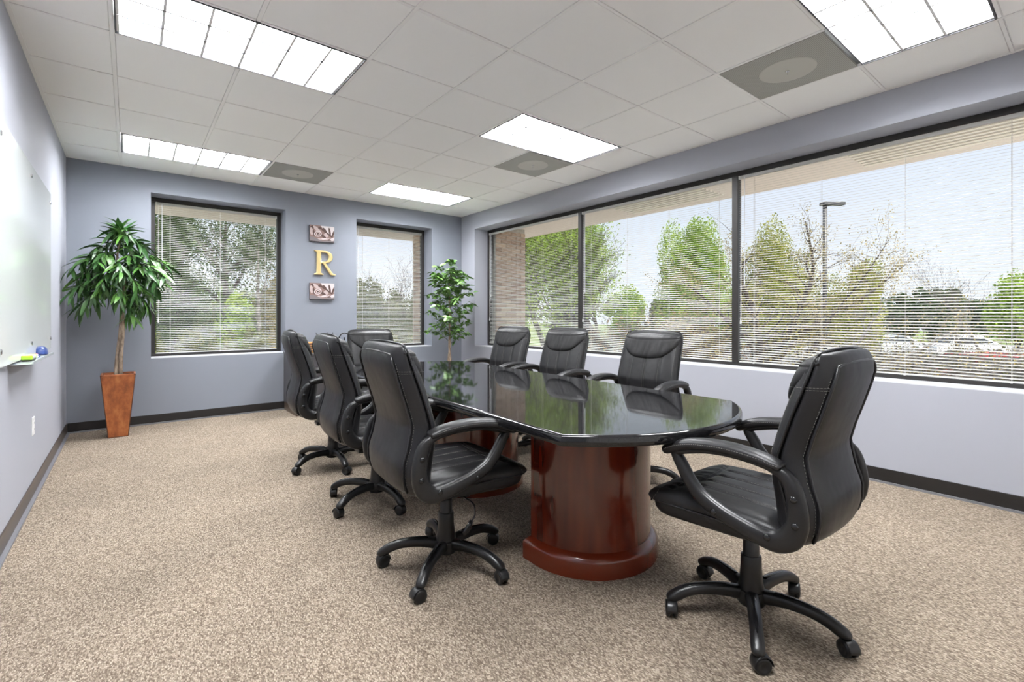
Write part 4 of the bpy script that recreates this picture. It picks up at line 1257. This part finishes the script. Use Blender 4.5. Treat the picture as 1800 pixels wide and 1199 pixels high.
def shrub_blob(rng, rx, ry, h, n):
    """points filling a lumpy shrub volume"""
    nl = 34
    c = rng.normal(size=(nl, 3)); c /= np.linalg.norm(c, axis=1, keepdims=True); c *= rng.uniform(.25, .82, (nl, 1))
    rad = rng.uniform(.20, .42, nl)
    k = rng.integers(0, nl, n)
    p = rng.normal(size=(n, 3)); p /= np.linalg.norm(p, axis=1, keepdims=True); p *= rng.uniform(.35, 1.12, (n, 1)) ** .6
    p = c[k] + p * rad[k][:, None]
    p[:, 2] = (p[:, 2] + 1) / 2 * h; p[:, 0] *= rx; p[:, 1] *= ry
    return p
def shrub(name, label, cat, loc, seed, rx, ry, h, leafm, n, lsize, group=None, rz=0):
    key = ('s', seed, rx, ry, h, leafm.name, n)
    if key not in cache:
        rng = np.random.default_rng(seed); p = shrub_blob(rng, rx, ry, h, n)
        V, F = leaves_np(p, lsize, rng)
        segs = []
        for k in range(26):
            a = rng.uniform(0, 2 * PI); q = p[rng.integers(0, n)]
            segs.append((np.array([.1 * math.cos(a), .1 * math.sin(a), 0]), q * .55 + np.array([0, 0, .1]), .02, .012)); segs.append((q * .55 + np.array([0, 0, .1]), q, .012, .005))
        V2, F2 = tubes_np(segs)
        cache[key] = (np_mesh('foliage', V, F, leafm), np_mesh('stems', V2, F2, M_tb))
    lm, wm = cache[key]
    t = thing(name, label, cat, loc, rz, group)
    o = link('foliage', lm, t); o['kind'] = 'stuff'; link('stems', wm, t)
    return t

CX, CY = 0.4936, -6.3643
def at(u, w):
    """ground point seen along image column u at depth w metres"""
    k = (u - 891.05) / 837.97
    return (CX + w * (math.sin(.6688) + k * math.cos(.6688)), CY + w * (math.cos(.6688) - k * math.sin(.6688)), GZ)

def handtree(name, label, cat, loc, seed, limbs, leafm, nleaf, lsize, scat, bark, ntwig=9, tl=.55):
    """limbs: polylines (across, towards the wood, up, radius) in metres from the foot; side twigs are grown at random"""
    rng = np.random.default_rng(seed)
    ax = np.array([.785, -.62, 0]); dp = np.array([.62, .785, 0]); segs = []; tips = []
    for L in limbs:
        P = spline([tuple(q) for q in L], 5 * len(L))
        Q = [ax * p[0] + dp * p[1] + np.array([0, 0, p[2]]) for p in P]
        for i in range(len(Q) - 1): segs.append((Q[i], Q[i + 1], P[i][3], P[i + 1][3]))
        for k in range(ntwig * len(L) // 3):
            i = rng.integers(len(Q) // 4, len(Q) - 1); base = Q[i]; d = Q[i + 1] - Q[i]; d /= np.linalg.norm(d)
            d = d * .6 + rng.normal(size=3) * .55 + np.array([0, 0, .25]); d /= np.linalg.norm(d); r = max(.004, P[i][3] * .45); p = base
            ln = tl * rng.uniform(.5, 1.3)
            for j in range(4):
                d = d + rng.normal(size=3) * .22; d /= np.linalg.norm(d); q = p + d * ln / 4
                segs.append((p, q, r, r * .7)); r *= .7; p = q; tips.append(p)
                if j > 0:
                    e = d + rng.normal(size=3) * .6; e /= np.linalg.norm(e); q2 = p + e * ln * .4; segs.append((p, q2, r * .8, .002)); tips.append(q2)
    tips = np.array(tips)
    V, F = tubes_np(segs); wood = np_mesh('branches', V, F, bark)
    t = thing(name, label, cat, loc)
    link('trunk_and_branches', wood, t)
    if nleaf:
        c = tips[rng.integers(0, len(tips), nleaf)] + rng.normal(size=(nleaf, 3)) * scat
        V, F = leaves_np(c, lsize, rng); o = link('foliage', np_mesh('foliage', V, F, leafm), t); o['kind'] = 'stuff'
    return t

tree('shade_tree', 'dense bright green tree outside, beside the brick seen through the corner pane', 'tree', at(965, 19), 1, 7.6, .13, L_green, 42000, .045, .24, M_tb, spread=.5)
tree('vase_tree', 'airy light green tree with fanned branches seen through the middle pane', 'tree', at(1078, 16), 2, 6.2, .14, L_green, 15000, .038, .16, M_tb, spread=.42, trunk=.42)
shrub('shade_tree', 'tallest full bright green tree left of the second window bar', 'tree', at(1222, 21), 3, 1.75, 1.6, 7.9, L_green, 40000, .055)
shrub('shade_tree', 'green tree half hidden behind the yellow speckled branches', 'tree', at(1362, 23), 4, 2.0, 1.7, 7.3, L_lime, 40000, .055)
shrub('round_tree', 'round yellow green tree behind the parking lot lamp post', 'tree', at(1508, 26), 5, 2.2, 1.9, 5.9, L_lime, 38000, .06)
handtree('crabapple_tree', 'near brown tree with sparse yellow leaves beside the second window bar', 'tree', at(1330, 8.3), 6,
    [[(0, 0, 0, .085), (.05, 0, 1.0, .075), (.12, 0, 1.75, .07), (.02, .1, 2.6, .05), (-.16, .2, 3.3, .035), (-.22, .25, 4.0, .015)],
     [(.12, 0, 1.75, .05), (.40, -.1, 2.2, .045), (.72, -.15, 2.9, .035), (.92, -.1, 3.5, .025), (.85, 0, 4.3, .01)],
     [(.12, 0, 1.6, .04), (.6, .1, 2.05, .034), (1.3, .25, 2.6, .028), (2.1, .3, 3.0, .02), (2.9, .35, 3.6, .008)],
     [(.05, 0, 1.45, .035), (.6, -.3, 1.9, .028), (1.0, -.4, 2.6, .02), (1.5, -.5, 3.3, .012), (1.9, -.5, 3.9, .006)],
     [(.1, 0, 1.9, .035), (-.3, .1, 2.4, .028), (-.75, .2, 2.9, .018), (-1.2, .3, 3.3, .007)],
     [(0, 0, 1.2, .03), (-.5, 0, 1.8, .022), (-1.0, .1, 2.2, .014), (-1.5, .2, 2.5, .006)]], L_yellow, 15000, .017, .055, M_tb, 30)
handtree('crabapple_tree', 'near grey branched tree with few leaves leaning across the widest pane', 'tree', at(1430, 7.4), 7,
    [[(0, 0, 0, .06), (.15, 0, .8, .055), (.55, .1, 1.4, .042), (1.2, .2, 1.85, .032), (1.9, .3, 2.1, .022), (2.7, .4, 2.5, .008)],
     [(.15, 0, .8, .04), (.2, -.2, 1.5, .03), (.45, -.3, 2.2, .022), (.8, -.35, 2.8, .01)],
     [(.3, 0, 1.1, .035), (1.0, -.2, 1.45, .028), (1.8, -.2, 1.7, .02), (2.6, -.2, 1.8, .012), (3.3, -.2, 2.2, .005)],
     [(.1, 0, .5, .035), (.7, -.3, .9, .028), (1.5, -.4, 1.15, .02), (2.4, -.4, 1.3, .01)]], L_yellow, 3600, .017, .06, M_tg, 30)
handtree('crabapple_tree', 'bare spreading tree with yellow specks at the right end of the widest pane', 'tree', at(1690, 8.2), 8,
    [[(0, 0, 0, .06), (-.1, 0, .9, .05), (-.5, 0, 1.5, .036), (-1.1, .1, 1.9, .02), (-1.7, .1, 2.2, .006)],
     [(0, 0, .7, .04), (.4, .1, 1.4, .03), (.9, .1, 1.9, .02), (1.5, .1, 2.4, .007)],
     [(0, 0, .5, .035), (-.8, -.2, .9, .025), (-1.7, -.2, 1.2, .012), (-2.3, -.2, 1.5, .005)],
     [(0, 0, .9, .035), (.1, .1, 1.6, .025), (.0, .1, 2.2, .012), (.1, .1, 2.7, .005)]], L_yellow, 2200, .017, .06, M_tg, 26)
tree('bare_tree', 'thin leafless tree rising above the far trees at the right', 'tree', at(1735, 19.5), 9, 5.7, .06, None, 0, .03, .1, M_tg, spread=.3, trunk=.5, nchild=(2, 3))
for k, (u, w, h) in enumerate(((1120, 10, 2.7), (1195, 10.5, 3.0), (1262, 9.5, 2.9))):
    tree('budding_shrub', ['left rusty budding shrub outside the middle pane', 'middle rusty budding shrub outside the middle pane', 'right rusty budding shrub outside, next to the second window bar'][k],
         'shrub', at(u, w), 20 + k, h, .035, L_rust, 3000, .028, .14, M_tb, spread=.6, trunk=.3, nchild=(3, 5), group='rusty shrubs outside the long window')
for k, (u, w, h) in enumerate(((1400, 9, 2.1), (1560, 9.5, 2.3), (1700, 9, 2.1), (1800, 8.5, 2.2))):
    tree('twiggy_shrub', ['twiggy shrub under the yellow speckled branches', 'twiggy shrub low behind the nearest chair headrest', 'twiggy shrub in front of the red car', 'twiggy shrub at the right frame edge outside'][k],
         'shrub', at(u, w), 30 + k % 2, h, .03, L_olive, 3200, .022, .14, M_tg, spread=.7, trunk=.28, nchild=(3, 5), rz=k * 1.7, group='twiggy shrubs outside the widest pane')
for k, (u, w) in enumerate(((1585, 48), (1650, 44), (1712, 49))):
    shrub('evergreen_tree', ['leftmost', 'middle', 'rightmost'][k] + ' dark evergreen tree beyond the parking lot', 'tree', at(u, w), 40 + k, 2.0, 2.0, (5.3, 6.2, 5.0)[k], L_dark, 12000, .14, group='dark evergreens beyond the parking lot')
shrub('shade_tree', 'far green tree at the right frame edge above the parked cars', 'tree', at(1790, 38), 44, 2.4, 2.4, 6.1, L_green, 16000, .12)
# back wall side
shrub('dark_tree', 'dense dark tree filling the upper left of the left window', 'tree', at(292, 13), 50, .95, .9, 7.3, L_dark, 30000, .045)
handtree('dark_tree', 'open dark branched tree in the middle of the left window', 'tree', at(398, 15), 51,
    [[(0, 0, 0, .13), (.02, 0, 2.0, .11), (-.02, 0, 3.4, .09), (-.05, 0, 4.6, .06), (0, 0, 6.0, .02)],
     [(0, 0, 3.2, .06), (.4, .1, 3.9, .045), (.75, .1, 4.8, .03), (1.1, .1, 5.5, .01)],
     [(0, 0, 3.6, .06), (-.4, .1, 4.3, .04), (-.9, .1, 4.9, .025), (-1.3, .1, 5.4, .01)],
     [(0, 0, 4.0, .05), (.5, -.2, 4.3, .03), (1.0, -.2, 4.4, .015), (1.4, -.2, 4.6, .008)],
     [(0, 0, 2.8, .05), (-.4, -.2, 3.4, .03), (-.9, -.3, 3.7, .015)]], L_dark, 16000, .038, .16, M_tb, 22, .9)
handtree('slim_tree', 'slim straight trunked tree at the right of the left window', 'tree', at(455, 12), 52,
    [[(0, 0, 0, .07), (.02, 0, 2.0, .06), (-.02, 0, 3.2, .04), (0, 0, 4.6, .01)], [(0, 0, 3.0, .02), (.2, 0, 3.6, .014), (.35, 0, 4.2, .005)]], L_olive, 260, .04, .12, M_tg, 8, .5)
shrub('green_bush', 'bright green bush in the middle of the left window', 'shrub', at(425, 12), 53, .62, .6, 3.3, L_green, 12000, .045)
shrub('green_bush', 'yellow green bush at the right edge of the left window', 'shrub', at(498, 16), 54, 1.0, .9, 4.7, L_yellow, 14000, .05)
HL = ['tangled olive hedge shrub under the potted tree leaves, outside the left window', 'second tangled hedge shrub from the left, outside the left window', 'middle tangled hedge shrub low outside the left window',
      'second tangled hedge shrub from the right, outside the left window', 'tangled hedge shrub at the right edge of the left window']
for k, u in enumerate((262, 327, 392, 457, 522)):
    shrub('hedge_shrub', HL[k], 'shrub', at(u, 9.5 + .25 * (k % 2)), 55 + k % 2, .40, .38, 2.55, L_hedge, 9000, .034, rz=k * 1.3, group='hedge shrubs outside the left window')
for k, (u, w, rx, h) in enumerate(((640, 24, 1.15, 4.7), (690, 21, .55, 3.9), (735, 24, .9, 4.0))):
    shrub('olive_tree', ['rounded olive tree at the left of the narrow window', 'smaller olive tree in the middle of the narrow window', 'olive tree behind the brick edge in the narrow window'][k], 'tree', at(u, w), 60 + k, rx, rx, h, L_olive, 15000, .07)
tree('bare_tree', 'bare twiggy tree top against the sky in the narrow window', 'tree', at(706, 28), 64, 6.6, .08, None, 0, .03, .1, M_tb, spread=.4, trunk=.5, nchild=(2, 3))
HL = ['left tangled hedge shrub low outside the narrow window', 'middle tangled hedge shrub low outside the narrow window', 'right tangled hedge shrub outside the narrow window, beside the brick']
for k, u in enumerate((628, 683, 738)):
    shrub('hedge_shrub', HL[k], 'shrub', at(u, 11.5 + .25 * (k % 2)), 55 + k % 2, .42, .38, 2.45, L_hedge, 9000, .034, rz=k * 2.1 + .4, group='hedge shrubs outside the narrow window')
BT = ((905, 31, 'far green tree behind the brick edge of the corner pane'), (1000, 31, 'far olive tree at the first window bar'), (1100, 31, 'far green tree behind the fanned light green tree'),
      (1175, 32, 'far olive tree between the fanned tree and the tallest green tree'), (1290, 33, 'far green tree at the second window bar'), (1450, 35, 'far olive tree behind the lamp post'),
      (560, 33, 'far green tree hidden behind the wall between the back windows'), (475, 30, 'far olive tree at the right of the left window'), (400, 28, 'far green tree behind the open dark tree'),
      (325, 26, 'far olive tree behind the dense dark tree'), (240, 25, 'far green tree beyond the left edge of the left window'), (690, 33, 'far olive tree in the narrow window'), (820, 33, 'far green tree behind the room corner'))
for k, (u, w, lb) in enumerate(BT):
    shrub('background_tree', lb, 'tree', at(u, w), 70 + k % 2, 1.55, 1.5, 4.5 + .4 * (k % 2), [L_green, L_olive][k % 2], 12000, .09, rz=k, group='background trees of the wood')

# lamp post
lx, ly, _ = at(1450, 22)
lp = thing('street_lamp', 'dark parking lot lamp post with a flat head', 'lamp post', (lx, ly, GZ + .02), R(-38))
M_post = mat('dark_post', (0.05, 0.05, 0.055), .5)
MB().tube([(0, 0, 0), (0, 0, 7.72)], [.10, .09], 10).build('pole', M_post, lp, True)
MB().box(-.15, .85, -.18, .18, 7.72, 7.86, .02).build('lamp_head', M_post, lp)
MB().lathe([(.2, 0), (.2, .5), (.15, .55)], 16).build('concrete_footing', M_mortar, lp, auto=40)

def car(x, y, rz, colm, label):
    t = thing('car', label, 'car', (x, y, GZ + .02), rz)
    # side profile extruded; windows inset darker
    low = [(-2.2, .28), (-2.25, .55), (-2.15, .85), (-1.2, .95), (1.1, .98), (2.0, .90), (2.2, .65), (2.15, .28)]
    cab = [(-1.35, .93), (-.75, 1.38), (.65, 1.42), (1.45, .97)]
    def ext(pts, hw, hw2):
        n = len(pts); mb = MB()
        vs = [(x_, -hw if z < 1.1 else -hw2, z) for x_, z in pts] + [(x_, hw if z < 1.1 else hw2, z) for x_, z in pts]
        mb.add(vs, [tuple(range(n)), tuple(range(2 * n - 1, n - 1, -1))] + [(i, i + n, (i + 1) % n + n, (i + 1) % n) for i in range(n)])
        return mb
    ext(low, .88, .88).build('body', colm, t)
    c = ext(cab, .80, .62).build('cabin', colm, t)
    gl = mat('car_glass', (0.03, 0.035, 0.04), .1)
    for s_ in (-1, 1):
        MB().add([(-1.05, s_ * .805, .99), (1.15, s_ * .805, 1.01), (.6, s_ * .665, 1.34), (-.7, s_ * .665, 1.31)], [(0, 1, 2, 3)]).build('side_window', gl, c)
    MB().add([(-1.37, -.7, .96), (-1.37, .7, .96), (-.80, .55, 1.36), (-.80, -.55, 1.36)], [(0, 1, 2, 3)]).build('windscreen', gl, c)
    MB().add([(1.46, -.7, .99), (1.46, .7, .99), (.70, .55, 1.40), (.70, -.55, 1.40)], [(0, 1, 2, 3)]).build('windscreen', gl, c)
    for a in (-1.4, 1.35):
        for s_ in (-1, 1):
            MB().lathe([(.20, -.10), (.32, -.10), (.33, 0), (.32, .10), (.20, .10)], 20, (a, s_ * .82, .33), axis='y').build('wheel', M_dark, t, auto=40)
M_cw = mat('car_white', (0.8, 0.8, 0.8), .25); M_cr = mat('car_red', (0.55, 0.02, 0.03), .25); M_cg = mat('car_silver', (0.55, 0.57, 0.6), .25)
for u, w, m_, lb in ((1035, 24.5, M_cw, 'white car parked beyond the trees behind the middle chair'), (1178, 24.5, M_cw, 'white car parked beyond the rusty shrubs'),
                     (1560, 30, M_cg, 'silver car parked left of the white one in the lot at right'), (1690, 29, M_cw, 'white parked car far right in the parking lot'),
                     (1735, 15.5, M_cr, 'red car low at the bottom right of the widest pane')):
    p = at(u, w); car(p[0], p[1], R(-40), m_, lb)

# clean-up of numbering in mesh names is not needed; make sure every view is up to date
bpy.context.view_layer.update()
